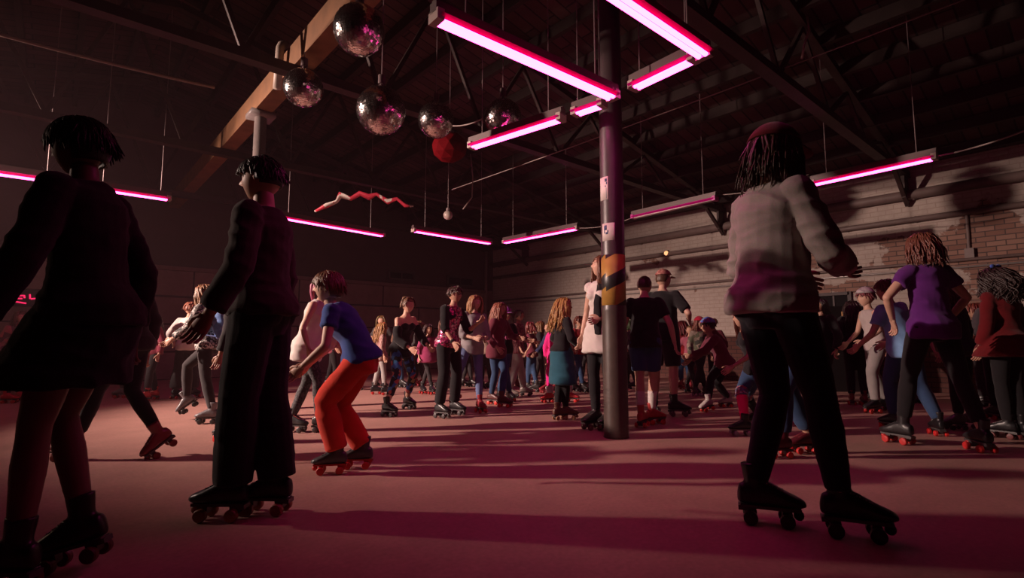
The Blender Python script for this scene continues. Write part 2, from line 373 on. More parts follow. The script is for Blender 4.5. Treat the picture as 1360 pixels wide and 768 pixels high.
def wrap(name, a0, a1, z0, z1, r, mat, n=14, parent=pil):
    bm = bmesh.new(); row = []
    for i in range(n+1):
        t = view+a0+(a1-a0)*i/n; d = V((math.cos(t), math.sin(t), 0))
        row.append([bm.verts.new(d*(r+e)+UP*z) for z, e in ((z0, 0), (z1, 0), (z1, -.004), (z0, -.004))])
    for p, q in zip(row, row[1:]):
        for i in range(4): bm.faces.new((p[i], q[i], q[(i+1) % 4], p[(i+1) % 4]))
    bm.faces.new(row[0]); bm.faces.new(row[-1][::-1])
    bmesh.ops.recalc_face_normals(bm, faces=bm.faces)
    return smooth_(obj(name, bm, mat, parent))
def smooth_(o): smooth(o); return o
def hazard():
    m, nt, p = _mat('hazard_tape'); tc = _n(nt, 'ShaderNodeTexCoord'); sp = _n(nt, 'ShaderNodeSeparateXYZ'); L_(nt, tc.outputs['Object'], sp.inputs[0])
    at = _n(nt, 'ShaderNodeMath'); at.operation = 'ARCTAN2'; L_(nt, sp.outputs[1], at.inputs[0]); L_(nt, sp.outputs[0], at.inputs[1])
    mu = _n(nt, 'ShaderNodeMath'); mu.operation = 'MULTIPLY_ADD'; mu.inputs[1].default_value = -.055; L_(nt, at.outputs[0], mu.inputs[0]); L_(nt, sp.outputs[2], mu.inputs[2])
    dv = _n(nt, 'ShaderNodeMath'); dv.operation = 'MULTIPLY'; dv.inputs[1].default_value = 1/.3; L_(nt, mu.outputs[0], dv.inputs[0])
    fr = _n(nt, 'ShaderNodeMath'); fr.operation = 'FRACT'; L_(nt, dv.outputs[0], fr.inputs[0])
    gt = _n(nt, 'ShaderNodeMath'); gt.operation = 'GREATER_THAN'; gt.inputs[1].default_value = .42; L_(nt, fr.outputs[0], gt.inputs[0])
    nz = _n(nt, 'ShaderNodeTexNoise', Scale=12, Detail=7); L_(nt, tc.outputs['Object'], nz.inputs['Vector'])
    y = mix_rgb(nt, nz.outputs[0], (.3, .15, .03), (.6, .34, .08)); L_(nt, mix_rgb(nt, gt.outputs[0], (.02, .018, .018), y), p.inputs['Base Color']); p.inputs['Roughness'].default_value = .4; return m
o = wrap('hazard_tape', -PI, PI-.001, 1.2, 1.67, PRAD*1.0, hazard(), 48); o['label'] = 'worn yellow and black striped tape'
paper = plain('sticker_paper', (.72, .62, .58), .6, 0, .12, 14, .02); ink = plain('blue_ink', (.04, .06, .16), .6, 0, .1, 9, 0)
st1 = wrap('sticker', -1.3, -.3, 2.19, 2.41, PRAD*.99, paper); st2 = wrap('sticker', -1.02, .2, 1.8, 1.965, PRAD*.99, paper)
for z0, z1, a0, a1 in ((2.36, 2.39, -.62, -.42), (2.335, 2.355, -.5, -.4), (2.31, 2.325, -.6, -.52), (2.2, 2.3, -.5, -.47)): wrap('marking', a0, a1, z0, z1, PRAD*.99+.001, ink, 5, st1)
for z0, z1, a0, a1 in ((1.87, 1.94, -.78, -.7), (1.9, 1.945, -.7, -.5), (1.86, 1.88, -.62, -.4), (1.875, 1.9, -.46, -.36)): wrap('marking', a0, a1, z0, z1, PRAD*.99+.001, ink, 5, st2)

# ------------------------------------------------------------------ fluorescent lights
PINK = (1.0, .065, .4)
tubem = emit('pink_tube_light', PINK, 12.0); tubeoff = plain('unlit_tube', (.7, .55, .55), .25, 0, .05, 3, 0)  # unlit tubes: reflected pink is put into the base colour
housem = plain('lamp_housing', (.1, .06, .06), .5, .2, .2, 5, .05); refl = plain('lamp_reflector', (.55, .03, .3), .5, 0, .1, 5, 0); capm = plain('lamp_end_cap', (.5, .36, .33), .5, 0, .1, 5, 0)
def gel():
    m, nt, p = _mat('edge_glow_gel'); p.inputs['Base Color'].default_value = (.75, .012, .36, 1); p.inputs['Roughness'].default_value = .6; p.inputs['Specular IOR Level'].default_value = .1
    tr = _n(nt, 'ShaderNodeBsdfTranslucent'); tr.inputs[0].default_value = (.85, .02, .42, 1); mx = _n(nt, 'ShaderNodeMixShader'); mx.inputs[0].default_value = .5
    L_(nt, p.outputs[0], mx.inputs[1]); L_(nt, tr.outputs[0], mx.inputs[2]); L_(nt, mx.outputs[0], nt.nodes['Material Output'].inputs[0]); return m
glow_gelm = gel()
wirem = plain('steel_wire', (.3, .22, .22), .5, .3, .1, 3, 0)
def lamp(pa, pb, z, label, lit=True, wires=True):
    a, b = onz(*pa, z), onz(*pb, z); c = (a+b)/2; d = (b-a); Ln = d.length; d.normalize(); s = UP.cross(d)
    t = thing('fluorescent_light', label, 'light', c, 'pink fluorescent lights hung over the floor')
    rot = M((d, s, UP)).transposed()
    bm = bmesh.new(); box(bm, UP*.075, Ln, .075, .07, rot); bar(bm, d*(-Ln/2)+UP*.115, d*(Ln/2)+UP*.115, .03, .012); obj('housing', bm, housem, t)
    bm = bmesh.new()
    for k in (-1, 1):
        box(bm, s*(k*.024)+UP*.04, Ln*.985, .046, .008, rot @ M.Rotation(-k*.35, 3, 'X'))
    obj('reflector', bm, refl, t)
    for k in (-1, 1):
        bm = bmesh.new(); box(bm, s*(k*.058)+UP*.012, Ln*.97, .036, .003, rot @ M.Rotation(k*.75, 3, 'X')); obj('edge_glow_strip', bm, glow_gelm, t)  # added gel strips, shaped to give the tubes a magenta edge glow
    for k in (-1, 1):
        bm = bmesh.new(); cyl(bm, d*(-Ln/2+.05)+s*(k*.025), d*(Ln/2-.05)+s*(k*.025), .0175, 10); smooth_(obj('tube', bm, tubem if lit else tubeoff, t))
        bm = bmesh.new(); box(bm, d*(k*(Ln/2-.025))+UP*.02, .05, .11, .07, rot); obj('end_cap', bm, capm if lit else refl, t)
    if wires:
        for k in (-.36, .36):
            p = d*(k*Ln); h = hangz((c+p).x)-z
            bm = bmesh.new(); cyl(bm, p+UP*.11, p+UP*h, .005, 6); obj('hanging_wire', bm, wirem, t)
    return c, d, Ln
lamp((575, 25), (817, 132), 2.84, 'longest looking pink tube light, ending in front of the pillar')
lamp((700, -82), (938, 77), 2.84, 'pink tube light running off the top of the picture beside the pillar')
lamp((625, 197), (748, 158), 2.95, 'pink tube light behind the lowest of the mirror balls')
lamp((762, 153), (803, 139), 2.95, 'short pink tube light tucked just left of the pillar')
lamp((839, 119), (925, 78), 2.95, 'pink tube light just right of the pillar, slanting up')
lamp((-75, 221), (82, 243), 2.95, 'pink tube light cut by the left edge of the picture')
lamp((120, 250), (227, 266), 2.95, 'pink tube light between the two dark foreground skaters')
lamp((358, 287), (510, 314), 2.95, 'pink tube light above the crouching boy in orange trousers')
lamp((548, 307), (652, 324), 2.95, 'pink tube light above the woman in a sequinned top, meeting another at a corner')
lamp((669, 323), (768, 304), 2.95, 'pink tube light left of the pillar, low over the far corner of the hall')
lamp((840, 290), (952, 265), 2.95, 'unlit tube light right of the pillar, its tubes tinted as if reflecting pink', False)
lamp((1078, 246), (1245, 210), 2.95, 'pink tube light above the woman in the purple top, before the brick wall')

# ------------------------------------------------------------------ mirror balls
def tile_mat():
    m, nt, p = _mat('mirror_tiles'); p.inputs['Base Color'].default_value = (.8, .74, .72, 1); p.inputs['Metallic'].default_value = 1
    tc = _n(nt, 'ShaderNodeTexCoord'); nz = _n(nt, 'ShaderNodeTexNoise', Scale=40, Detail=2); L_(nt, tc.outputs['Object'], nz.inputs['Vector'])
    mr = _n(nt, 'ShaderNodeMapRange'); mr.inputs[3].default_value = .08; mr.inputs[4].default_value = .26; L_(nt, nz.outputs[0], mr.inputs[0]); L_(nt, mr.outputs[0], p.inputs['Roughness']); return m
TILE = tile_mat(); GROUT = plain('ball_grout', (.02, .015, .015), .8, 0, .1, 5, 0)
def mirror_ball(px, py, d, r, label, grp='mirror balls above the floor'):
    c = ond(px, py, d); t = thing('mirror_ball', label, 'mirror ball', c, grp)
    bm = bmesh.new(); bmesh.ops.create_uvsphere(bm, u_segments=40, v_segments=24, radius=r*.985)
    for f in bm.faces: f.material_index = 1
    rows = max(14, int(PI*r/.022)); rnd = random.Random(int(px))
    for i in range(rows):
        t0, t1 = PI*(i+.1)/rows-PI/2, PI*(i+.9)/rows-PI/2; n = max(5, int(2*rows*math.cos((t0+t1)/2)))
        for j in range(n):
            u0, u1 = 2*PI*(j+.1)/n, 2*PI*(j+.9)/n
            q = [V((math.cos(u)*math.cos(w), math.sin(u)*math.cos(w), math.sin(w)))*r for u, w in ((u0, t0), (u1, t0), (u1, t1), (u0, t1))]
            cc = sum(q, V())/4; ax = V((rnd.gauss(0, 1), rnd.gauss(0, 1), rnd.gauss(0, 1))).normalized(); rm = M.Rotation(rnd.gauss(0, .12), 3, ax)
            f = bm.faces.new([bm.verts.new(cc+rm @ (p-cc)) for p in q]); f.material_index = 0
    obj('tile_sphere', bm, [TILE, GROUT], t)
    bm = bmesh.new(); cyl(bm, UP*(r*.97), UP*(r+.035), .022, 14, .018); cyl(bm, UP*(r+.035), UP*(r+.12), .035, 14); obj('motor', bm, housem, t)
    bm = bmesh.new(); cyl(bm, UP*(r+.1), UP*(hangz(c.x)-c.z), .006, 6); obj('hanging_wire', bm, wirem, t)
mirror_ball(477, 40, 4.2, .21, 'highest mirror ball, hanging in front of the timber beam')
mirror_ball(403, 117, 5.2, .196, 'leftmost mirror ball, below the timber beam')
mirror_ball(506, 147, 4.9, .232, 'biggest mirror ball, third from the left')
mirror_ball(579, 160, 6.1, .214, 'smallest looking mirror ball, beside the red lantern')
mirror_ball(668, 156, 5.5, .2, 'mirror ball nearest the pillar, dimmest and hanging by a pink tube')
c = ond(597, 196, 7.2); t = thing('red_lantern', 'dark red round lantern hanging below the small mirror ball', 'lantern', c)
bm = bmesh.new(); ball(bm, (0, 0, 0), .24, 2, (1.05, 1.05, .9)); obj('shade', bm, plain('red_paper', (.13, .002, .005), .8, 0, .2, 6, 0, .05), t)
bm = bmesh.new(); cyl(bm, UP*.2, UP*.24, .06, 12); cyl(bm, UP*.22, UP*(hangz(c.x)-c.z), .006, 6); obj('hanging_cord', bm, wirem, t)
c = ond(595, 286, 9.5); t = thing('globe_light', 'small unlit white globe hanging under the far truss', 'lamp', c)
bm = bmesh.new(); ball(bm, (0, 0, 0), .085, 3); smooth_(obj('globe', bm, plain('opal_glass', (.62, .5, .45), .3, 0, .05, 3, 0), t))
bm = bmesh.new(); cyl(bm, UP*.07, UP*.13, .035, 12); cyl(bm, UP*.12, UP*(hangz(c.x)-c.z), .006, 6); obj('hanging_cord', bm, wirem, t)
# red and white streamer draped on the truss chord
def striped():
    m, nt, p = _mat('striped_streamer'); tc = _n(nt, 'ShaderNodeTexCoord'); nz = _n(nt, 'ShaderNodeTexNoise', Scale=3.5, Detail=3); L_(nt, tc.outputs['Object'], nz.inputs['Vector'])
    cr = _n(nt, 'ShaderNodeValToRGB'); cr.color_ramp.interpolation = 'CONSTANT'; e = cr.color_ramp.elements; e[0].color = (.5, .02, .05, 1); e[1].color = (.6, .5, .45, 1); e[1].position = .53
    L_(nt, nz.outputs[0], cr.inputs[0]); L_(nt, cr.outputs[0], p.inputs['Base Color']); return m
pp = [ond(x, y, 8.2) for x, y in ((418, 281), (434, 273), (447, 268), (452, 259), (466, 264), (478, 257), (490, 262), (500, 258), (515, 268), (527, 264), (538, 273), (549, 274))]
bm = bmesh.new(); limb(bm, pp, [.018, .045, .03, .062, .04, .05, .064, .034, .056, .034, .04, .016], 9, .7)
tag(smooth_(obj('hanging_streamer', bm, striped())), 'crumpled red and white streamer draped along the far truss', 'streamer')
# cables
def cable(pts, r, label, col=(.35, .27, .25)):
    bm = bmesh.new(); limb(bm, pts, [r]*len(pts), 6); tag(smooth_(obj('hanging_cable', bm, plain('cable_sheath', col, .6, 0, .1, 3, 0))), label, 'cable', 'cables strung across the hall')
def span(a, b, sag, n=14): return [V(a).lerp(V(b), i/n)-UP*(4*sag*(i/n)*(1-i/n)) for i in range(n+1)]
cable(span(ond(600, 252, 9.4), ond(1300, -8, 4.6), .03), .007, 'long pale cable crossing the hall behind the pillar up to the top right')
cable(span(ond(953, 259, 7.7), ond(1074, 232, 6.9), .06), .007, 'flex linking the unlit tube light to the next lit one')
cable(span(ond(1247, 207, 6.0), ond(1375, 168, 5.2), .03), .009, 'flex from the tube light over the brick wall to the right edge')
cable(span(ond(598, 167, 6.0), ond(640, 158, 5.7), .03), .008, 'short pale flex between the two mirror balls nearest the pillar')
cable(span(ond(770, 303, 9.6), ond(838, 290, 8.9), .05), .007, 'flex between two tube lights passing behind the pillar')
cable([ond(1072, 22, 5.2), ond(1075, 40, 5.2), ond(1068, 60, 5.25), ond(1065, 78, 5.3)], .012, 'short dangling cable end below the roof at the right')
cable([ond(625, 205, 8), ond(628, 235, 8), ond(627, 262, 8), ond(615, 278, 8.1)], .01, 'crooked hanging flex above the far corner lights')
cable(span(ond(-20, 40, 5.2), ond(285, 116, 6.6), .02), .022, 'thick pipe like cable across the roof at the upper left', (.16, .1, .08))
# neon sign, bulb, equipment
c = ony(30, 397, YB)-V((0, .06, 0)); t = thing('neon_sign', 'small red neon sign glowing on the dark back wall at the left edge', 'neon sign', c)
bm = bmesh.new(); box(bm, (0, .03, 0), .62, .03, .3); obj('back_board', bm, plain('sign_board', (.02, .015, .015), .6), t)
neon = emit('red_neon', (1, .02, .12), 1.1)
for x0, z0, x1, z1 in ((-.25, .07, -.12, .06), (-.24, .02, -.2, -.02), (-.12, .05, .02, .06), (.02, .07, .03, .01), (.1, .09, .11, 0), (.12, .0, .24, .02), (.24, .02, .24, .1), (-.12, -.06, .06, -.09), (-.1, 0, .0, .0)):
    bm = bmesh.new(); cyl(bm, (x0, 0, z0), (x1, 0, z1), .014, 8); obj('neon_tube', bm, neon, t)
c = onx(888, 337, XR)-V((.1, 0, 0)); t = thing('wall_bulb', 'small glowing orange bulb on the white wall above the man in the cap', 'lamp', c)
bm = bmesh.new(); ball(bm, (0, 0, 0), .055, 3); smooth_(obj('bulb', bm, emit('amber_bulb', (1, .42, .18), 1.6), t))
bm = bmesh.new(); cyl(bm, (.03, 0, .03), (.098, 0, .06), .03, 12); obj('socket', bm, housem, t)
c = onz(1128, 521); d_ = c.copy(); t = thing('equipment_cabinet', 'black equipment cabinet with a small amber panel by the brick wall', 'cabinet', c)
rot = M((RT, FW, UP)).transposed()
blk = plain('black_case', (.012, .011, .012), .5, 0, .2, 6, .1)
bm = bmesh.new(); box(bm, UP*.6+FW*.35, .95, .6, 1.2, rot); bmesh.ops.bevel(bm, geom=bm.edges[:], offset=.015, segments=2); obj('case', bm, blk, t)
bm = bmesh.new(); box(bm, UP*1.34+FW*.35+RT*.12, .62, .4, .27, rot); bmesh.ops.bevel(bm, geom=bm.edges[:], offset=.015, segments=2); obj('mixer', bm, blk, t)
bm = bmesh.new(); box(bm, UP*1.33+FW*.145+RT*.12, .16, .012, .1, rot); obj('amber_panel', bm, emit('amber_panel', (1, .35, .12), .25), t)
# ================================================================== SKATES (own local frame: +x toe, origin on the floor under the ankle)
def boot_mesh():
    bm = bmesh.new()
    limb(bm, [(-.012, 0, .1), (-.008, 0, .15), (-.012, 0, .2), (-.018, 0, .27)], [.043, .046, .047, .053], 14, .86)
    rg = [(-.088, .012, .09, .13), (-.078, .032, .083, .17), (-.04, .04, .08, .185), (.01, .042, .08, .2), (.055, .043, .08, .185), (.1, .049, .08, .158), (.14, .049, .08, .14), (.175, .04, .082, .125), (.196, .018, .088, .11)]
    rings_mesh(bm, [(V((x, 0, (z0+z1)/2)), V((0, w, 0)), V((0, 0, (z1-z0)/2))) for x, w, z0, z1 in rg], 14, True, .8)
    return solid(bm, .0075, 5)
def plate_mesh():
    bm = bmesh.new(); box(bm, (.05, 0, .074), .25, .06, .014); box(bm, (-.05, 0, .066), .07, .062, .02)
    for x in (-.035, .115): box(bm, (x, 0, .052), .035, .045, .036); cyl(bm, (x, -.062, .032), (x, .062, .032), .008, 8)
    return bm
def wheel_mesh():
    bm = bmesh.new(); pr = [(-.017, .012), (-.015, .024), (-.012, .0305), (.009, .0312), (.0155, .027), (.017, .013)]
    limb(bm, [(0, y, 0) for y, r in pr], [r for y, r in pr], 18); cyl(bm, (0, -.0185, 0), (0, .0185, 0), .009, 10); return bm
def to_me(bm, name='part'):
    me = bpy.data.meshes.new(name); bm.to_mesh(me); bm.free(); return me
BOOT, PLATE, WHEEL = boot_mesh(), to_me(plate_mesh()), to_me(wheel_mesh())
bm = bmesh.new(); ball(bm, (.165, 0, .05), .022, 2, (1, 1, 1.1)); STOP = smooth(to_me(bm))
bm = bmesh.new()
for i in range(5):
    x = .105-.022*i; z = .156+.0105*i; bar(bm, (x, -.03, z-.004), (x-.012, .03, z-.001), .006); bar(bm, (x-.012, -.03, z-.001), (x, .03, z-.004), .006)
LACE = to_me(bm)
MC = {}
def withmat(me, mat):
    k = (me.name, mat.name)
    if k not in MC:
        c = me.copy(); c.materials.clear(); c.materials.append(mat); MC[k] = c
    return MC[k]
def link(name, me, parent, mx): o = bpy.data.objects.new(name, me); C.objects.link(o); o.parent = parent; o.matrix_local = mx; return o
def skate(root, mx, boot, wheel, plate, detail, lace=None):
    o = link('roller_skate', withmat(BOOT, boot), root, mx)
    if detail == 0:
        return o
    link('sole_plate', withmat(PLATE, plate), o, M.Identity(4))
    for x in (-.035, .115):
        for y in (-.05, .05): link('wheel', withmat(WHEEL, wheel), o, M.Translation((x, y, .0315)))
    link('toe_stop', withmat(STOP, wheel), o, M.Identity(4))
    if detail > 1: link('laces', withmat(LACE, lace or boot), o, M.Identity(4))
    return o
def crowd_boot():
    bm = bmesh.new(); tmp = BOOT.copy(); bm.from_mesh(tmp); bmesh.ops.decimate if False else None
    bm.from_mesh(PLATE); me = bpy.data.meshes.new('crowd_skate')
    for x in (-.035, .115):
        for y in (-.05, .05):
            b2 = bmesh.new(); b2.from_mesh(WHEEL); b2.transform(M.Translation((x, y, .0315))); t = bpy.data.meshes.new('t'); b2.to_mesh(t); b2.free(); bm.from_mesh(t)
    bm.to_mesh(me); bm.free(); return smooth(me)
CROWD_BOOT = crowd_boot()

# ================================================================== HEADS, HAIR, HANDS
def head_shape(n):                      # unit sphere direction -> head surface, x forward, y left, z up (half height 1)
    x, y, z = n
    w, dp = .72, .88
    if z < 0: w *= 1-.36*(-z)**1.6; 
    X, Y, Z = x*dp, y*w, z
    if z < 0:
        X = X*(1-.12*(-z)) + (.16*(-z)**1.4 if x > 0 else 0) + (.25*(-z)**2 if x <= 0 else 0)
    if x > 0: X = X*(1-.1*(1-abs(y))) 
    def g(cy, cz, sy, sz): return math.exp(-((y-cy)/sy)**2-((z-cz)/sz)**2) if x > 0 else 0
    X += .2*g(0, -.2, .1, .1)+.13*g(0, -.08, .075, .16)          # nose tip, bridge
    X += .06*g(0, .2, .5, .09)                                     # brow
    X -= .09*(g(.3, .06, .16, .09)+g(-.3, .06, .16, .09))          # eye sockets
    X += .05*g(0, -.47, .2, .07)-.025*g(0, -.52, .16, .03)        # lips
    X += .05*(g(.38, -.2, .16, .16)+g(-.38, -.2, .16, .16))+.05*g(0, -.85, .25, .15)
    return V((X, Y, Z))
def add_head(bm, mx, hr, glassy=True, lod=1):
    u, v_ = (36, 28) if lod else (18, 14)
    b = bmesh.new(); bmesh.ops.create_uvsphere(b, u_segments=u, v_segments=v_, radius=1)
    for v in b.verts: v.co = head_shape(v.co)
    for f in b.faces:
        c = f.calc_center_median(); f.material_index = 2 if (c.x > .6 and abs(c.y) < .2 and -.56 < c.z < -.42) else 0
    for s in (-1, 1):
        ball(b, (-.02, s*.7, -.02), .19, 2, (.55, .3, 1), M.Rotation(s*.25, 3, 'Z'))
    nb = len(b.faces)
    for s in (-1, 1): ball(b, (.66, s*.25, .06), .115, 2)
    b.faces.ensure_lookup_table()
    for f in b.faces[nb:]: f.material_index = 1 if f.calc_center_median().x > .73 else 3
    nb = len(b.faces)
    for s in (-1, 1): box(b, (.79, s*.26, .235), .05, .28, .045, M.Rotation(-s*.25, 3, 'Z'))
    b.faces.ensure_lookup_table()
    for f in b.faces[nb:]: f.material_index = 1
    for f in b.faces: f.smooth = True
    b.transform(mx @ M.Diagonal((hr, hr, hr, 1)))
    t = bpy.data.meshes.new('t'); b.to_mesh(t); b.free(); bm.from_mesh(t); bpy.data.meshes.remove(t)
def add_hand(bm, wrist, d, palm, s, side, curl=.5):
    """palm, four fingers of unequal length with two bends each, thumb from the side of the palm near its base"""
    d = d.normalized(); pn = (palm-d*palm.dot(d))
    if pn.length < 1e-4: pn = d.orthogonal()
    pn.normalize(); th = pn.cross(d)*side
    rings_mesh(bm, [(wrist+d*(a*s), th*(w*s), pn*(t*s)) for a, w, t in ((-.02, .024, .02), (.02, .03, .017), (.055, .04, .016), (.085, .041, .013), (.098, .036, .009))], 10)
    for i, L in enumerate((.072, .082, .076, .058)):
        p = wrist+d*(.092*s)+th*((.03-.02*i)*s); q = d.copy(); pts = [p-d*(.015*s), p]
        for k, fr in enumerate((.45, .32, .25)):
            q = (M.Rotation(-(curl*(.55+.35*k)), 3, pn.cross(d)*-1) @ q) if True else q
            p = p+q*(L*fr*s); pts.append(p)
        limb(bm, pts, [.0088*s, .0092*s, .0085*s, .0078*s, .0058*s], 7)
    p = wrist+d*(.03*s)+th*(.026*s); q = (d*.75+th*.75+pn*.25).normalized(); a = p+q*(.035*s); q2 = (d+th*.25+pn*.35).normalized(); b_ = a+q2*(.03*s); c = b_+(d+pn*.5).normalized()*(.024*s)
    limb(bm, [p-q*(.012*s), p, a, b_, c], [.013*s, .0135*s, .0115*s, .0098*s, .0065*s], 7)
def cap_hair(bm, hr, off, line=.45, back=-.5, sub=0):
    b = bmesh.new(); bmesh.ops.create_uvsphere(b, u_segments=28, v_segments=20, radius=1)
    kill = []
    for v in b.verts:
        n = v.co.copy(); o = head_shape(n); o = V((n.x*.88, n.y*.74, max(n.z, o.z)))
        fx = n.x
        zl = back + (line-back)*max(0, min(1, (fx+.15)/.75))
        if n.z < zl: kill.append(v)
        v.co = o*(1+off)+V((-.02, 0, .03))
    bmesh.ops.delete(b, geom=kill, context='VERTS')
    r = bmesh.ops.solidify(b, geom=b.faces[:], thickness=.07)
    for v in b.verts: v.co += v.co.normalized()*(.05*NZ.noise(v.co*4))
    t = bpy.data.meshes.new('t'); b.to_mesh(t); b.free(); bm.from_mesh(t); bpy.data.meshes.remove(t)
LOD = [1]
def locks(bm, length, n, rnd, back=-.3, front=.15, spread=.25, wave=.05, thick=.16, gdir=V((-.12, 0, -1)), fringe=False):
    """tapering locks that start on the scalp, follow the skull and hang"""
    n, thick = int(n*(.8, 2.6, 6)[LOD[0]]), thick*(1, .56, .36)[LOD[0]]
    for i in range(n):
        a = rnd.uniform(-PI, PI)
        if not fringe and abs(a) < .75: a = math.copysign(.75+abs(a)*.5, a if a else 1)
        z = rnd.uniform(.25, .97); rr = math.sqrt(1-z*z)
        p = V((math.cos(a)*rr*.95, math.sin(a)*rr*.8, z))*1.08; pts = []; L = length*rnd.uniform(.8, 1.08); st = L/8
        if fringe and abs(a) < .95: L = min(L, .42+.25*abs(a)); st = L/8; z = rnd.uniform(.5, .8); rr = math.sqrt(1-z*z); p = V((math.cos(a)*rr*.95, math.sin(a)*rr*.8, z))*1.08
        sway = V((rnd.gauss(0, spread), rnd.gauss(0, spread), 0)); ph = rnd.uniform(0, 6)
        for k in range(9):
            pts.append(p.copy())
            g = (gdir+V((p.x, p.y, 0))*(.25 if p.z > .5 else .03)+sway*(.5 if p.z > -.2 else .2)).normalized()
            nn = V((p.x/.98, p.y/.84, p.z/1.06)); e = nn.length
            if e < 1.12:
                no = V((p.x/.96, p.y/.7, p.z/1.1)).normalized(); g = g-no*min(0, g.dot(no)); g.normalize()
            p = p+g*st+V((math.cos(ph+k), math.sin(ph+k*1.3), 0))*(wave*st)
            nn = V((p.x/.98, p.y/.84, p.z/1.06)); e = nn.length
            if e < 1.1 and p.z > -.9: p = V((p.x*1.1/e, p.y*1.1/e, p.z if p.z < 0 else p.z*1.1/e))
            if not fringe and p.x > .2 and p.z < .55: p.y = math.copysign(max(abs(p.y), .74), p.y); p.x = min(p.x, .55)
        limb(bm, pts, [thick*f for f in (.7, 1, 1.05, 1.05, 1, .92, .8, .6, .22)], 6, .5)
def hair(style, hr, seed):
    bm = bmesh.new(); rnd = random.Random(seed); f = 1/hr
    if style == 'short': cap_hair(bm, hr, .06, .5, -.45); locks(bm, .55, 46, rnd, spread=.5, thick=.13, fringe=True)
    elif style == 'crop': cap_hair(bm, hr, .035, .55, -.4)
    elif style == 'mop': cap_hair(bm, hr, .1, .42, -.6); locks(bm, .78, 70, rnd, spread=.35, thick=.15, fringe=True)
    elif style == 'bob': cap_hair(bm, hr, .07, .45, -.6); locks(bm, 2.0, 80, rnd, spread=.3, wave=.2, thick=.17)
    elif style == 'long': cap_hair(bm, hr, .06, .45, -.6); locks(bm, 3.6, 80, rnd, spread=.18, wave=.22, thick=.17, gdir=V((-.22, 0, -1)))
    elif style == 'curly': cap_hair(bm, hr, .12, .45, -.6); locks(bm, 3.0, 90, rnd, spread=.35, wave=.8, thick=.2, gdir=V((-.2, 0, -1)))
    elif style in ('pony', 'bun'):
        cap_hair(bm, hr, .05, .42, -.55); locks(bm, .8, 40, rnd, spread=.1, thick=.12)
        if style == 'pony': limb(bm, [(-.8, 0, .5), (-1.1, 0, .55), (-1.3, 0, .2), (-1.32, 0, -.5), (-1.2, 0, -1.2), (-1.1, 0, -1.8)], [.16, .2, .25, .24, .18, .03], 10)
        else: ball(bm, (-.85, 0, .75), .38, 2)
    bm.transform(M.Diagonal((hr, hr, hr, 1))); return bm
def cap_hat(hr, brim=True):
    bm = bmesh.new(); b = bmesh.new(); bmesh.ops.create_uvsphere(b, u_segments=28, v_segments=16, radius=1)
    bmesh.ops.delete(b, geom=[v for v in b.verts if v.co.z < (.22)], context='VERTS')
    for v in b.verts: v.co = V((v.co.x*1.0, v.co.y*.86, v.co.z*1.1+.08))
    bmesh.ops.solidify(b, geom=b.faces[:], thickness=.05)
    if brim:
        rows = []
        for i in range(9):
            a = -.85+1.7*i/8; rows.append([b.verts.new((math.cos(a)*.93, math.sin(a)*.82, z)) for z in (.3, .34)]+[b.verts.new((math.cos(a)*.93+.62*math.cos(a*1.0)**.7, math.sin(a)*.72, z-.1)) for z in (.34, .3)])
        for p, q in zip(rows, rows[1:]):
            for i in range(4): b.faces.new((p[i], q[i], q[(i+1) % 4], p[(i+1) % 4]))
        bmesh.ops.recalc_face_normals(b, faces=b.faces)
    ball(b, (0, 0, 1.18), .06, 1)
    for f in b.faces: f.smooth = True
    b.transform(M.Diagonal((hr, hr, hr, 1))); return b

# ================================================================== PERSON
TORSO = [(-.24, .1, .085), (-.1, .158, .108), (.04, .166, .115), (.22, .15, .1), (.42, .133, .092), (.6, .148, .103), (.78, .163, .11), (.9, .15, .092), (.97, .1, .07), (1.03, .06, .06)]
LEGR = (.086, .08, .066, .056, .054, .058, .048, .038)
LEGT = (0, .35, .8, 1.0, 1.12, 1.35, 1.7, 2.0)          # 0 hip, 1 knee, 2 ankle
ARMR = (.052, .048, .043, .039, .04, .036, .027)
ARMT = (0, .35, .75, 1.0, 1.2, 1.5, 2.0)
SKIN1, SKIN2, SKIN3 = (.52, .29, .2), (.6, .36, .26), (.32, .17, .11)
LIP = (.35, .09, .08)
PCOUNT = [0]
def ik(a, t, l1, l2, hint):
    d = t-a; L = max(.05, min(d.length, (l1+l2)*.9985)); u = d.normalized(); t = a+u*L
    x = (l1*l1-l2*l2+L*L)/(2*L); h = math.sqrt(max(0, l1*l1-x*x)); p = hint-u*hint.dot(u)
    if p.length < 1e-4: p = u.orthogonal()
    return a+u*x+p.normalized()*h, t
def chain(a, b, c, t):
    return a.lerp(b, t) if t <= 1 else b.lerp(c, t-1)
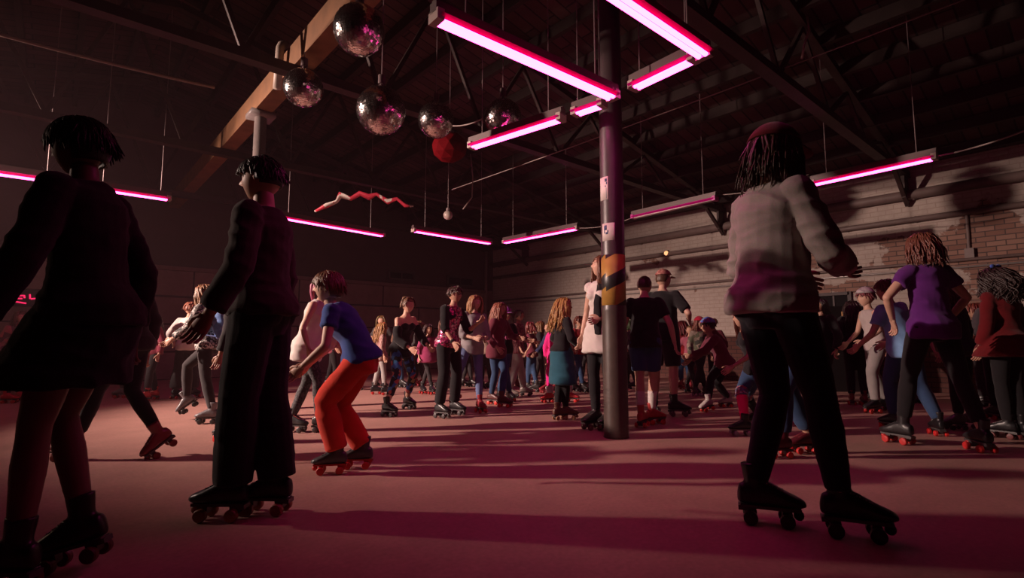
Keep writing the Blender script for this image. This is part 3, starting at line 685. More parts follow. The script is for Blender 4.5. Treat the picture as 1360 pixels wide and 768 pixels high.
def person(label, feet, H, face, garments, hips=(0, 0), crouch=.01, lean=(4, 0), twist=0, head=(0, 0), arms=None, fem=False, hs=1.0,
           skin_c=SKIN1, hair_s='short', hair_c=(.05, .028, .018), hat=None, boot=BLACK, wheel=(.4, .02, .02), plate=(.1, .09, .09), lacec=None,
           detail=2, stout=1.0, extras=(), group=None, curl=.5, hairk=1.0):
    PCOUNT[0] += 1; pid = PCOUNT[0]
    s = H/1.75; F = camdir(face); Lx = UP.cross(F).normalized()
    ft = []
    for f in feet:
        px, py = f[0], f[1]; pitch = f[2] if len(f) > 2 else 0; yaw = f[3] if len(f) > 3 else face; up = f[4] if len(f) > 4 else 0
        g = onz(px, py); fd = camdir(yaw); sl = UP.cross(fd); ks = max(.74, s)
        mx = M.Translation(g+UP*up) @ M((fd, sl, UP)).transposed().to_4x4() @ M.Translation((.115*ks, 0, 0)) @ M.Rotation(R_(pitch), 4, 'Y') @ M.Translation((-.115*ks, 0, 0)) @ M.Scale(ks, 4)
        ft.append((g, mx, mx @ V((-.01, 0, .17)), fd))
    base = (ft[0][0]+ft[1][0])/2; base.z = 0
    dist = max(1.5, base.dot(FW)); lod = dist < 9
    vox = .0085 if dist < 3.2 else .0115 if dist < 5 else .015 if dist < 8 else .022
    th, sh_ = .245*H, .245*H; hw = .088*s*(1.05 if fem else 1)
    pxy = base+F*hips[0]+Lx*hips[1]
    zs = []
    for i, sg in ((0, 1), (1, -1)):
        hxy = pxy+Lx*(sg*hw); an = ft[i][2]; dx = math.hypot(hxy.x-an.x, hxy.y-an.y); zs.append(an.z+math.sqrt(max(.05, ((th+sh_)*(1-crouch))**2-dx*dx)))
    P = pxy.copy(); P.z = min(zs)+.01*s
    la, sa = R_(lean[0]), R_(lean[1])
    def tdir(k): 
        u = UP*math.cos(la*k)+F*math.sin(la*k); return (M.Rotation(-sa*k, 3, F) @ u).normalized()
    Ls = .30*H; M1 = P+tdir(.55)*(Ls*.42)
    N = M1+tdir(1.15)*(Ls*.58)
    def sp(t):
        if t <= .42: return P+(M1-P)*(t/.42)
        return M1+(N-M1)*((t-.42)/.58)
    def axes(t):
        k = .55+.6*min(1, max(0, t)); u = tdir(k); tw = R_(twist)*min(1, max(0, t)); l = M.Rotation(tw, 3, u) @ (M.Rotation(-sa*k, 3, F) @ Lx); l = (l-u*l.dot(u)).normalized(); return l, l.cross(u), u
    def torso_w(t):
        for (t0, w0, d0), (t1, w1, d1) in zip(TORSO, TORSO[1:]):
            if t <= t1:
                k = max(0, (t-t0)/(t1-t0)); w, d = w0+(w1-w0)*k, d0+(d1-d0)*k; break
        else: w, d = TORSO[-1][1:]
        if fem:
            w *= 1.04 if t < .12 else .88 if t < .55 else .9; d *= .95
        return w*s*stout, d*s*stout
    sw = (.165 if not fem else .148)*s*(.9+.1*stout)
    l9, f9, u9 = axes(.93); S0 = sp(.93)-u9*(.02*s)
    sh = [S0+l9*sw, S0-l9*sw]; ua, fa = .172*H, .148*H
    AR = arms or [(.08, .18, -.95), (.08, .18, -.95)]
    el, wr = [], []
    for i, sg in ((0, 1), (1, -1)):
        a = AR[i]; tgt = sh[i]+(F*a[0]+Lx*(sg*a[1])+UP*a[2])*(ua+fa)
        hint = (-F*.7+Lx*(sg*.55)-UP*.25) if len(a) < 4 else F*a[3]+Lx*(sg*a[4])+UP*a[5]
        e, w_ = ik(sh[i], tgt, ua, fa, hint); el.append(e); wr.append(w_)
    hp = [P+Lx*hw-UP*.0, P-Lx*hw]; kn, an = [], []
    for i in (0, 1):
        k, a = ik(hp[i], ft[i][2], th, sh_, (F+ft[i][3]).normalized() if (F+ft[i][3]).length > .3 else F); kn.append(k); an.append(a)
    hr = .114*s*hs; hq = R_(head[0]); hf = M.Rotation(hq, 3, UP) @ F
    nk = N+(u9*.55+UP*.45).normalized()*(.037*H); hl = UP.cross(hf).normalized()
    HM3 = (M((hf, hl, UP)).transposed()) @ M.Rotation(R_(head[1]), 3, 'Y')
    HC = nk+HM3 @ V((.016*s, 0, hr*.88)); HM = M.Translation(HC) @ HM3.to_4x4()
    root = thing('person', label, 'person', base, group)
    inv = M.Translation(-base)
    slim = .93 if fem else 1.0
    # ---------------- body: one skin
    bm = bmesh.new()
    rings_mesh(bm, [(sp(t), axes(t)[0]*torso_w(t)[0], axes(t)[1]*torso_w(t)[1]) for t in (-.24, -.1, .04, .22, .42, .6, .78, .9, .97, 1.03)], 18)
    limb(bm, [sp(.9), sp(1.0), nk, nk+(HC-nk)*.45], [.062*s, .058*s*slim, .052*s*slim, .05*s*slim], 12)
    for i in (0, 1):
        limb(bm, [chain(hp[i], kn[i], an[i], t) for t in LEGT], [r*s*stout*(1 if not fem else .97) for r in LEGR], 12)
        ball(bm, kn[i], .053*s, 2); ball(bm, hp[i]-F*(.032*s)-UP*(.012*s), .088*s*stout, 2)
        limb(bm, [chain(sh[i], el[i], wr[i], t) for t in ARMT], [r*s*slim*(.5+.5*stout) for r in ARMR], 10)
        ball(bm, sh[i], .056*s*slim, 2); ball(bm, el[i], .039*s*slim, 2)
    if fem and H > 1.25:
        for sg in (-1, 1): ball(bm, sp(.72)+axes(.7)[1]*(-.075*s if axes(.7)[1].dot(F) < 0 else .075*s)+axes(.7)[0]*(sg*.06*s), .055*s, 2)
    body = solid(bm, vox, 4)
    bm = bmesh.new(); bm.from_mesh(body); bpy.data.meshes.remove(body)
    add_head(bm, HM, hr, lod=lod)
    for i, sg in ((0, 1), (1, -1)):
        d = (wr[i]-el[i]).normalized(); palm = (Lx*(-sg)+F*(.2)-UP*.3) if wr[i].z < sh[i].z-.25*s else (-F*.5-UP*.8)
        add_hand(bm, wr[i]-d*(.01*s), d, palm, s*1.04, sg, curl)
    bm.transform(inv)
    for f in bm.faces: f.smooth = True
    obj('body', bm, [skin(skin_c), plain('eye_dark', (.02, .012, .01), .25, 0, .1, 3, 0), plain('lips', LIP, .5, 0, .1, 3, 0), plain('eye_white', (.6, .52, .48), .3, 0, .05, 3, 0)], root)
    if hair_s:
        LOD[0] = 2 if dist < 5.6 else int(lod); bm = hair(hair_s, hr, pid); bm.transform(inv @ HM)
        for f in bm.faces: f.smooth = True
        obj('hair', bm, hairmat(hair_c), root)
    if hat:
        bm = cap_hat(hr*(1.05 if hair_s == 'crop' else 1.2), hat[1] == 'cap'); bm.transform(inv @ HM); obj('cap' if hat[1] == 'cap' else 'hat', bm, hat[0], root)
    # ---------------- clothes
    def put(name, bm, mat, v=vox, amp=.006, it=2, lab=None, fq=(7, 7, 12)):
        me = solid(bm, v, it); me.transform(M.Translation(-base)); wrinkle(me, amp*s, fq, seed=pid)
        o = obj(name, smooth(me), mat, root)
        if lab: o['label'] = lab
        return o
    for g in garments:
        kind, mat = g[0], g[1]; o = g[2] if len(g) > 2 else {}; name = o.get('name', kind); ex = o.get('loose', .016)*s
        bm = bmesh.new()
        if kind in ('top',):
            hem, neck, slv = o.get('hem', -.12), o.get('neck', 1.0), o.get('sleeve', .5); ts = [hem]+[t for t in (-.3, -.2, -.1, .04, .22, .42, .6, .78, .9, .97) if hem+.03 < t < neck-.02]+[neck]
            rg = []
            for t in ts:
                w, d = torso_w(max(t, .0)) if t < 0 else torso_w(t); fl = o.get('flare', .0)*s*max(0, .3-t)
                if t < .6 and o.get('box', 0): wb, db = torso_w(.72); k = o['box']; w, d = max(w, w*(1-k)+wb*k), max(d, d*(1-k)+db*k)
                l, f, u = axes(t)
                bk = V()
                if t < .15: d = max(d, .146*s*stout); w = max(w, .174*s*stout); bk = F*(-.012*s)
                rg.append((sp(t)+bk, l*(w+ex+fl), f*(d+ex+fl)))
            rings_mesh(bm, rg, 20)
            if slv > 0:
                s0 = o.get('from', 0.0)
                for i in (0, 1):
                    ts = [t for t in ARMT if s0 <= t < slv-.05]+[slv]
                    if s0 > 0: ts = [s0]+[t for t in ts if t > s0+.05]
                    rr = lambda t: ARMR[0]+(ARMR[-1]-ARMR[0])*t/2
                    limb(bm, [chain(sh[i], el[i], wr[i], t) for t in ts], [(rr(t)*slim+.012+o.get('sl', .006)*(1+t))*s for t in ts], 12)
                    if s0 == 0: ball(bm, sh[i], .064*s*slim+ex*.4, 2)
                    if slv > 1: ball(bm, el[i], (.046*slim+.008)*s, 2)
            if fem and H > 1.25:
                for sg in (-1, 1): ball(bm, sp(.72)+axes(.7)[1]*(-.078*s if axes(.7)[1].dot(F) < 0 else .078*s)+axes(.7)[0]*(sg*.06*s), .064*s, 2)
            put(name, bm, mat, amp=o.get('amp', .008), lab=o.get('label'))
        elif kind in ('bottom',):
            leg, rise, fl = o.get('leg', 1.95), o.get('rise', .2), o.get('flare', 0)
            ts = [-.24, -.1, .04, rise]; rings_mesh(bm, [(sp(t), axes(t)[0]*(torso_w(t)[0]+ex*.8), axes(t)[1]*(torso_w(t)[1]+ex*.8)) for t in ts], 18)
            for i in (0, 1):
                lt = [t for t in LEGT if t < leg-.06]+[leg]
                def lr(t):
                    for a, b, ra, rb in zip(LEGT, LEGT[1:], LEGR, LEGR[1:]):
                        if t <= b: return ra+(rb-ra)*(t-a)/(b-a)
                    return LEGR[-1]
                limb(bm, [chain(hp[i], kn[i], an[i], t) for t in lt], [(lr(t)*stout)*s*(1 if not fem else .97)+ex+fl*s*max(0, t-.4) for t in lt], 14)
                if leg > 1: ball(bm, kn[i], .053*s+ex+fl*s*.5, 2)
                ball(bm, hp[i]-F*(.032*s)-UP*(.012*s), .088*s*stout+ex*.7, 2)
            put(name, bm, mat, amp=o.get('amp', .004)*.6, lab=o.get('label'), fq=(6, 6, 9))
        elif kind == 'skirt':
            ln, fl = o.get('len', .5), o.get('flare', .06)
            kc = (kn[0]+kn[1])/2; rg = []
            for k in (-.35, -.15, 0, .25, .5, .75, 1.0):
                c = sp(-k*.5) if k < 0 else P.lerp(P.lerp(kc, ln), k); l, f, u = axes(0); w, d = torso_w(max(0, -k*.5)); spd = (kn[0]-kn[1]).length*.5*ln*max(0, k)*.7
                rg.append((c, Lx*(max(w, .172*s*(k > -.1))+ex+fl*s*max(0, k)+spd), F*(max(d, .135*s*(k > -.1))+ex+fl*s*max(0, k)+.02*s)))
            rings_mesh(bm, rg, 22); put(name, bm, mat, amp=o.get('amp', .01), lab=o.get('label'))
        elif kind == 'sock':
            fr, to = o.get('from', 1.55), o.get('to', 1.95)
            for i in o.get('legs', (0, 1)):
                bm = bmesh.new(); ts = [fr+(to-fr)*k/4 for k in range(5)]
                rad = [(.056 if t < 1.3 else .055-.012*(t-1.3)/.4)*s*o.get('k', 1)+.006 for t in ts]
                limb(bm, [chain(hp[i], kn[i], an[i], t) for t in ts], rad, 14); put(name, bm, mat, min(vox, .012), .003, 1, o.get('label'))
        elif kind == 'scarf':
            l, f, u = axes(.8); f = f if f.dot(F) > 0 else -f
            limb(bm, [sp(.98)-f*(.06*s)+l*(.05*s), sp(1.0)+l*(.075*s), sp(.9)+f*(.1*s)+l*(.06*s), sp(.55)+f*(.135*s)+l*(.05*s), sp(.2)+f*(.14*s)+l*(.06*s), sp(-.1)+f*(.15*s)+l*(.07*s)], [.03*s, .035*s, .035*s, .04*s, .045*s, .04*s], 10, .5)
            put(name, bm, mat, .01, .004, 1)
        elif kind == 'band':           # wrist bands
            for i in o.get('arms', (0, 1)):
                bm = bmesh.new(); limb(bm, [chain(sh[i], el[i], wr[i], t) for t in (1.82, 1.95)], [.037*s, .036*s], 12); put(name, bm, mat, .008, .001, 1)
    for e in extras:
        if e == 'glasses':
            bm = bmesh.new()
            for sg in (-1, 1):
                pts = [V((.86, sg*.27+.2*math.cos(a), .07+.15*math.sin(a))) for a in [2*PI*k/14 for k in range(15)]]; limb(bm, pts, [.028]*15, 6)
                bar(bm, V((.84, sg*.46, .1)), V((.0, sg*.73, .06)), .04)
            bar(bm, V((.9, -.08, .1)), V((.9, .08, .1)), .04); bm.transform(inv @ HM @ M.Diagonal((hr, hr, hr, 1))); obj('glasses', bm, plain('spectacle_frame', (.02, .02, .025), .3, 0, .1, 3, 0), root)
        elif e[0] == 'print':
            l, f, u = axes(.6); f = f if f.dot(F) > 0 else -f; bm = bmesh.new(); w, d = torso_w(.62)
            for (a, b, ww, hh) in e[2]: box(bm, sp(b)+l*(a*s)+f*(d+.032*s), ww*s, .008, hh*s, M((l, f, u)).transposed())
            bm.transform(inv); obj('print', bm, e[1], root)
        elif e[0] == 'bow':
            bm = bmesh.new()
            for sg in (-1, 1): ball(bm, (-.1, sg*.35, 1.15), .3, 2, (.5, 1, .7))
            bm.transform(inv @ HM @ M.Diagonal((hr, hr, hr, 1))); obj('hair_bow', bm, e[1], root)
        elif e[0] == 'flower':
            bm = bmesh.new()
            for k in range(6): ball(bm, (.1+.12*math.cos(k), -.65+.0*k, .75+.12*math.sin(k)), .13, 1)
            bm.transform(inv @ HM @ M.Diagonal((hr, hr, hr, 1))); obj('hair_flower', bm, e[1], root)
        elif e[0] == 'patch':
            bm = bmesh.new()
            for i in (0, 1): ball(bm, kn[i]+F*(.035*s)-UP*(.02*s), .06*s, 2, (.7, .7, 1.0))
            bm.transform(inv); obj('knee_patch', bm, e[1], root)
    # ---------------- skates
    bmx = plain('skate_leather', boot, .35, 0, .2, 20, .05) if not isinstance(boot, bpy.types.Material) else boot
    wm = plain('skate_wheel', wheel, .4, 0, .1, 5, 0); pm = plain('skate_plate', plate, .4, .4, .1, 5, 0)
    for g_, mx, a_, fd in ft:
        if detail: skate(root, M.Translation(-base) @ mx, bmx, wm, pm, detail, plain('skate_lace', lacec or (.3, .27, .25), .8, 0, .1, 5, 0))
        else:
            link('roller_skate', withmat(CROWD_BOOT, bmx), root, M.Translation(-base) @ mx)
    return dict(root=root, sp=sp, axes=axes, base=base, s=s, wr=wr, HM=HM, hr=hr, F=F, L=Lx)

# ------------------------------------------------------------------ wardrobe
blk_c = cloth((.014, .012, .014)); dark_c = cloth((.03, .024, .026)); jean = cloth((.09, .14, .26)); djean = cloth((.035, .07, .15)); white_c = cloth((.68, .6, .56)); grey_c = cloth((.3, .27, .26))
maroon = cloth((.2, .03, .05)); pinkc = cloth((.7, .03, .22))
T, Bm = 'top', 'bottom'
HANG = [(.05, .16, -.97), (.05, .16, -.97)]
# 1 nearest blurred skater
person('dark haired skater in a short dark skirt, nearest to the camera at the left edge', [(14, 788, 0, 182), (118, 755, 14, 190)], 1.69, 182,
       [(T, cloth((.022, .016, .018)), {'name': 'jumper', 'sleeve': 1.9, 'hem': -.1, 'loose': .022}), ('skirt', blk_c, {'len': .68, 'flare': .03})],
       hips=(-.06, 0), crouch=.015, lean=(7, 0), arms=[(.25, .2, -.9), (-.12, .15, -.95)], fem=True, skin_c=(.2, .1, .075), hair_s='mop', hair_c=(.014, .008, .007), boot=(.02, .012, .013), wheel=(.1, .02, .02), head=(0, 5))
# 2 man in black trousers
person('man in black trousers and dark top on black leather skates with orange wheels', [(304, 690, 0, 180), (364, 682, 0, 178)], 1.77, 182,
       [(T, cloth((.05, .032, .03)), {'name': 'jumper', 'sleeve': 1.85, 'hem': -.05, 'loose': .024}), (Bm, blk_c, {'name': 'trousers', 'leg': 1.99, 'loose': .024, 'flare': .016, 'amp': .007})],
       hips=(0, -.01), crouch=.008, lean=(2, 0), arms=[(.2, .2, -.9), (.1, .16, -.95)], hair_s='short', hair_c=(.02, .013, .011), boot=(.02, .02, .024), wheel=(.32, .09, .05), lacec=(.05, .05, .055))
# 3 skater pushing off behind the first
person('skater in black leggings pushing off with one red boot, behind the nearest dark skater', [(97, 612, 0, 180), (228, 605, 36, 232)], 1.54, 180,
       [(T, dark_c, {'name': 'jacket', 'sleeve': 1.9}), (Bm, blk_c, {'name': 'leggings', 'loose': .006, 'leg': 1.85})], hips=(.02, -.02), crouch=.004, lean=(4, 0), arms=[(.12, .15, -.94), (-.05, .12, -.96)], fem=True,
       hair_s='short', hair_c=(.4, .34, .3), boot=(.18, .015, .03), wheel=(.2, .03, .03))
# 4, 5
person('child in a white long sleeved top with back turned, left of the blue backpack', [(232, 530, 0, 90), (256, 529, 0, 85)], 1.38, 95, [(T, white_c, {'name': 'white_top', 'sleeve': 1.85, 'box': .8, 'hem': -.2}), (Bm, dark_c, {'name': 'trousers', 'loose': .02, 'flare': .03})],
       arms=[(.3, .35, -.75), (.1, .3, -.9)], hair_s='short', hair_c=(.3, .1, .06), detail=1, hs=1.1, extras=[('flower', pinkc)])
bp = person('long haired skater in a black and white jumper wearing the blue backpack', [(280, 563, 0, 190), (260, 557, 38, 200, .07)], 1.46, 178, [(T, patches([(.02, .02, .02), (.5, .45, .42), (.03, .03, .03), (.25, .22, .2)], 60, name='speckled_knit'), {'name': 'speckled_jumper', 'sleeve': 1.8}), (Bm, dark_c, {'name': 'trousers', 'loose': .01})],
       hips=(-.02, 0), crouch=.015, lean=(9, 0), fem=True, hair_s='long', hair_c=(.24, .11, .05), boot=(.16, .15, .16), wheel=(.03, .03, .03), arms=[(.4, .3, -.7), (.2, .3, -.85)])
# 6 girl in ripped white tank
person('girl in a white ripped tank top and magenta scarf behind the crouching boy', [(388, 574, 0, 350), (424, 574, 0, 0)], 1.47, 352, [(T, white_c, {'name': 'white_tank_top', 'sleeve': 0, 'hem': -.35, 'loose': .02, 'box': .6, 'amp': .012}), (Bm, patches([(.05, .045, .05), (.09, .08, .085), (.03, .03, .03)], 70, name='speckled_leggings'), {'name': 'leggings', 'loose': .006}), ('scarf', pinkc)],
       crouch=.02, lean=(17, 0), arms=[(.25, .2, -.85), (.1, .3, -.9)], fem=True, hair_s='pony', hair_c=(.35, .05, .12), skin_c=SKIN2, boot=(.03, .028, .03), wheel=(.06, .05, .05), lacec=(.6, .1, .1))
# 7 boy
person('crouching boy in orange red trousers and a blue and purple tee, skating left', [(446, 629, 0, 190), (481, 622, 0, 186)], 1.42, 186, [(T, cloth((.045, .09, .3)), {'name': 'blue_tee', 'sleeve': .45, 'hem': -.02, 'loose': .03, 'amp': .011}), (Bm, cloth((.75, .055, .03)), {'name': 'orange_trousers', 'loose': .024, 'amp': .014, 'flare': .012, 'leg': 1.93})],
       hips=(-.06, 0), crouch=.13, lean=(33, 0), arms=[(.36, .15, -.8), (.5, .12, -.8)], head=(0, -2), hs=1.14, skin_c=SKIN2, hair_s='mop', hair_c=(.17, .075, .035), boot=(.07, .065, .07), wheel=(.6, .02, .025), plate=(.5, .015, .02), extras=[('patch', blk_c)], lacec=(.02, .02, .02))
# 8 .. 11
person('small child with an orange hair flower and plaid top, behind the crouching boy', [(497, 524), (511, 525)], 1.08, 20, [(T, plaid((.3, .1, .1), (.5, .35, .3), (.08, .03, .04)), {'name': 'plaid_top', 'sleeve': 1.4, 'hem': -.3, 'flare': .1}), (Bm, grey_c, {'name': 'trousers'})], fem=False, hs=1.2, hair_s='long', hair_c=(.35, .17, .07), extras=[('flower', cloth((.9, .12, .03)))], detail=1)
person('woman in a black off the shoulder top and flower printed leggings leaning forward', [(541, 543, 0, 320), (514, 553, 0, 330)], 1.45, 322, [(T, blk_c, {'name': 'black_top', 'neck': .8, 'from': .38, 'sleeve': 1.75, 'hem': -.18, 'loose': .014}), (Bm, patches([(.02, .02, .03), (.04, .12, .4), (.015, .015, .02), (.45, .1, .1), (.06, .25, .5), (.015, .02, .03), (.4, .3, .12)], 22, name='flower_print'), {'name': 'printed_leggings', 'loose': .006, 'leg': 1.72})],
       hips=(0, .03), crouch=.04, lean=(18, -4), arms=[(.55, .05, -.72), (.52, .0, -.74)], head=(-5, 6), fem=True, skin_c=(.62, .36, .26), hair_s='bun', hair_c=(.16, .075, .04), wheel=(.06, .055, .055), curl=.7, extras=[])
person('woman in glasses and a pink sequinned top with black trousers', [(604, 551, 0, 330), (584, 555, 0, 325)], 1.46, 318, [(T, patches([(.5, .04, .16), (.75, .4, .45), (.2, .02, .08), (.8, .12, .3), (.1, .05, .06)], 55, .25, .5, .5, 'sequins'), {'name': 'sequinned_top', 'sleeve': 0, 'hem': -.12, 'loose': .02}), (T, blk_c, {'name': 'shrug', 'neck': .97, 'hem': .89, 'sleeve': 1.2, 'loose': .012}), (Bm, blk_c, {'name': 'trousers', 'loose': .018, 'flare': .01}), ('band', blk_c, {'arms': (1,), 'name': 'wristband'})],
       hips=(0, 0), crouch=.02, lean=(6, 6), arms=[(.55, .1, -.3, -.3, .3, -1), (.45, .1, -.85)], head=(12, 0), fem=True, hair_s='short', hair_c=(.07, .03, .025), extras=['glasses'], wheel=(.05, .04, .04))
person('small child in a magenta top between the leaning woman and the sequinned top', [(561, 523), (573, 524)], 1.06, 300, [(T, cloth((.3, .04, .11)), {'name': 'magenta_top', 'sleeve': 1.6, 'hem': -.35, 'flare': .15}), (Bm, dark_c, {'name': 'leggings', 'loose': .006})], hs=1.2, hair_s='bob', hair_c=(.05, .02, .02), detail=1)
# 12 .. 16
person('blonde woman in a grey jumper and blue jeans, right of the sequinned top', [(637, 548, 0, 300), (607, 545, 25, 250, .1)], 1.4, 296, [(T, cloth((.3, .27, .28)), {'name': 'grey_jumper', 'sleeve': 1.35, 'hem': -.22, 'loose': .026, 'box': .6, 'amp': .012}), (Bm, cloth((.13, .17, .32)), {'name': 'jeans', 'loose': .007})],
       hips=(0, .04), crouch=.012, lean=(6, 3), arms=[(.4, -.1, -.62), (.35, -.15, -.62)], fem=True, hair_s='bob', hair_c=(.4, .2, .09), boot=(.3, .03, .04), wheel=(.5, .03, .03), head=(8, 4), skin_c=SKIN2)
person('skater in a maroon cardigan half hidden behind the blonde woman in grey', [(667, 541, 0, 340), (653, 537, 0, 330)], 1.38, 325, [(T, cloth((.16, .03, .05)), {'name': 'maroon_cardigan', 'sleeve': 1.8, 'hem': -.3, 'loose': .02}), (Bm, djean, {'name': 'jeans', 'loose': .008})], crouch=.02, lean=(6, 0), arms=[(.5, .1, -.5), (.3, .2, -.8)], fem=True, hair_s='long', hair_c=(.3, .1, .06), boot=(.1, .03, .03), wheel=(.6, .04, .03), detail=1)
person('child in a purple cap and black tee with a pink print', [(663, 534), (677, 533)], 1.28, 300, [(T, blk_c, {'name': 'black_tee', 'sleeve': .55, 'box': .6}), (Bm, djean, {'name': 'jeans', 'loose': .014})], hs=1.1, hair_s='short', hat=(cloth((.35, .02, .4)), 'cap'), detail=1, arms=[(.3, .15, -.8), (.35, .1, -.75)],
       extras=[('print', plain('pink_ink', (.6, .12, .3), .7, 0, .1, 5, 0), [(-.05, .78, .03, .03), (0, .78, .03, .03), (.05, .78, .03, .03), (-.04, .5, .05, .05), (.03, .48, .05, .05), (0, .44, .1, .02)])])
person('skater in a red checked shirt and pale grey trousers, looking right', [(677, 529, 0, 350), (696, 526, 0, 345)], 1.35, 340, [(T, plaid((.32, .06, .09), (.12, .03, .05), (.5, .3, .28)), {'name': 'checked_shirt', 'sleeve': 1.8, 'hem': -.15, 'loose': .022}), (Bm, cloth((.34, .29, .28)), {'name': 'grey_trousers', 'loose': .024, 'amp': .012})], arms=[(.45, .1, -.55), (.45, .1, -.5)], lean=(4, 0), hair_s='pony', hair_c=(.08, .03, .025), fem=True, boot=(.25, .2, .18), wheel=(.05, .04, .04), detail=1)
# 17, 18
person('girl with long blonde hair in a black jumper and teal skirt over black leggings', [(741, 558, 0, 30), (752, 557, 0, 350)], 1.29, 20, [(T, blk_c, {'name': 'black_jumper', 'sleeve': 1.85, 'loose': .02, 'hem': 0}), ('skirt', cloth((.02, .09, .13)), {'name': 'teal_skirt', 'len': 1.15, 'flare': .03}), (Bm, blk_c, {'name': 'leggings', 'loose': .006})], hs=1.12, arms=[(.3, .15, -.75), (.4, .1, -.7)], fem=True, hair_s='long', hair_c=(.42, .22, .07), boot=(.13, .06, .04), wheel=(.3, .15, .08), head=(-10, 0))
person('girl all in hot pink on fluffy white skates, behind the girl in the teal skirt', [(730, 535, 0, 200), (757, 534, 0, 340)], 1.12, 60, [(T, cloth((.85, .03, .25)), {'name': 'pink_top', 'sleeve': 1.8, 'hem': -.2}), (Bm, cloth((.8, .02, .25)), {'name': 'pink_leggings', 'loose': .01}), ('sock', white_c, {'from': 1.62, 'to': 1.98, 'k': 1.9, 'name': 'fluffy_leg_warmer'})], hs=1.15, hair_s='bob', hair_c=(.3, .08, .06), boot=(.6, .05, .06), wheel=(.6, .03, .03), detail=1, hips=(0, .06))
person('woman in a white sleeveless dress and black leggings beside the pillar', [(811, 571, 0, 222), (791, 570, 0, 215)], 1.66, 222, [(T, white_c, {'name': 'white_dress', 'sleeve': .12, 'hem': -.45, 'flare': .05, 'loose': .012, 'amp': .012}), (Bm, blk_c, {'name': 'leggings', 'loose': .007}), ('scarf', blk_c)],
       crouch=.006, lean=(-2, 0), arms=[(.25, -.1, -.62), (.05, .2, -.95)], head=(-32, -8), fem=True, skin_c=SKIN2, hair_s='long', hair_c=(.16, .06, .03), boot=(.03, .024, .022), wheel=(.16, .11, .08), lacec=(.03, .03, .03))
# 19, 20
person('boy in a black tee, denim shorts and white socks just right of the pillar', [(852, 568, 0, 60), (867, 564, 0, 20)], 1.5, 72, [(T, blk_c, {'name': 'black_tee', 'sleeve': .6, 'box': .7, 'hem': -.15}), (Bm, djean, {'name': 'denim_shorts', 'leg': .85, 'loose': .028}), ('sock', white_c, {'from': 1.42, 'to': 1.95, 'name': 'white_sock'})], arms=[(.1, .15, -.95), (.12, .32, -.9)], hair_s='crop', hair_c=(.06, .03, .02), boot=(.45, .05, .05), wheel=(.65, .03, .03), skin_c=SKIN2, head=(-25, 0))
person('tall boy in a pale cap, black polo and black shorts standing before the white wall', [(870, 548, 0, 80), (897, 553, 0, 350)], 1.66, 52, [(T, blk_c, {'name': 'black_polo', 'sleeve': .85, 'box': .7, 'hem': -.2, 'loose': .024}), (Bm, cloth((.02, .016, .018)), {'name': 'black_shorts', 'leg': .98, 'loose': .034})], arms=[(.35, .05, -.6), (.3, .2, -.55)], hair_s='crop', hair_c=(.1, .05, .03), hat=(patches([(.4, .15, .13), (.5, .22, .18), (.33, .1, .09)], 50, name='printed_cap'), 'cap'), wheel=(.14, .11, .1), skin_c=SKIN2, head=(-30, 0), stout=1.05)
# 21 .. 23
person('child in a red hat and camouflage jacket, far off by the white wall', [(924, 526), (937, 526)], 1.16, 280, [(T, patches([(.1, .1, .06), (.2, .15, .12), (.05, .05, .04), (.3, .22, .18)], 18, name='camouflage'), {'name': 'camouflage_jacket', 'sleeve': 1.85, 'loose': .025}), (Bm, dark_c, {'name': 'trousers'})], hs=1.15, hair_s='bob', hair_c=(.2, .06, .04), hat=(cloth((.4, .01, .04)), 'beanie'), detail=1, boot=(.02, .02, .02), wheel=(.5, .45, .42))
person('bending child in a blue and purple cap and maroon jacket on white boots', [(967, 541, 0, 190), (943, 547, 12, 200)], 1.27, 176, [(T, cloth((.17, .035, .06)), {'name': 'maroon_jacket', 'sleeve': 1.85, 'loose': .03, 'hem': -.12}), (Bm, blk_c, {'name': 'trousers', 'loose': .012})], crouch=.03, lean=(28, 0), hips=(-.08, 0), arms=[(.8, .1, -.5), (.6, .2, -.7)], hs=1.12, hair_s='short', hat=(patches([(.1, .12, .5), (.35, .05, .4), (.15, .3, .5), (.5, .1, .2)], 35, name='speckled_cap'), 'beanie'), boot=(.55, .48, .45), wheel=(.6, .03, .02), detail=1)
person('girl in denim shorts and one neon pink sock, skating left on grey wheels', [(1006, 566, 0, 185), (989, 579, 0, 176)], 1.31, 178, [(T, blk_c, {'name': 'black_top', 'sleeve': .3, 'loose': .012, 'hem': -.1}), (Bm, djean, {'name': 'denim_shorts', 'leg': .9, 'loose': .02}), ('sock', plain('neon_pink_knit', (1.0, .02, .16), .8, 0, .15, 30, .1), {'from': 1.15, 'to': 1.92, 'legs': (1,), 'k': 1.08, 'name': 'neon_sock'}), ('sock', patches([(.5, .4, .4), (.1, .1, .16), (.3, .06, .1), (.15, .15, .3)], 50, name='knee_pad_print'), {'from': .86, 'to': 1.16, 'legs': (0, 1), 'k': 1.28, 'name': 'knee_pad'}), ('sock', blk_c, {'from': 1.2, 'to': 1.92, 'legs': (0,), 'name': 'black_sock'})],
       hips=(-.06, 0), crouch=.03, lean=(14, 0), arms=[(.5, .1, -.75), (-.2, .3, -.85)], fem=True, hs=1.08, hair_s='long', hair_c=(.14, .045, .03), boot=(.015, .015, .017), wheel=(.3, .28, .27), plate=(.2, .19, .19))
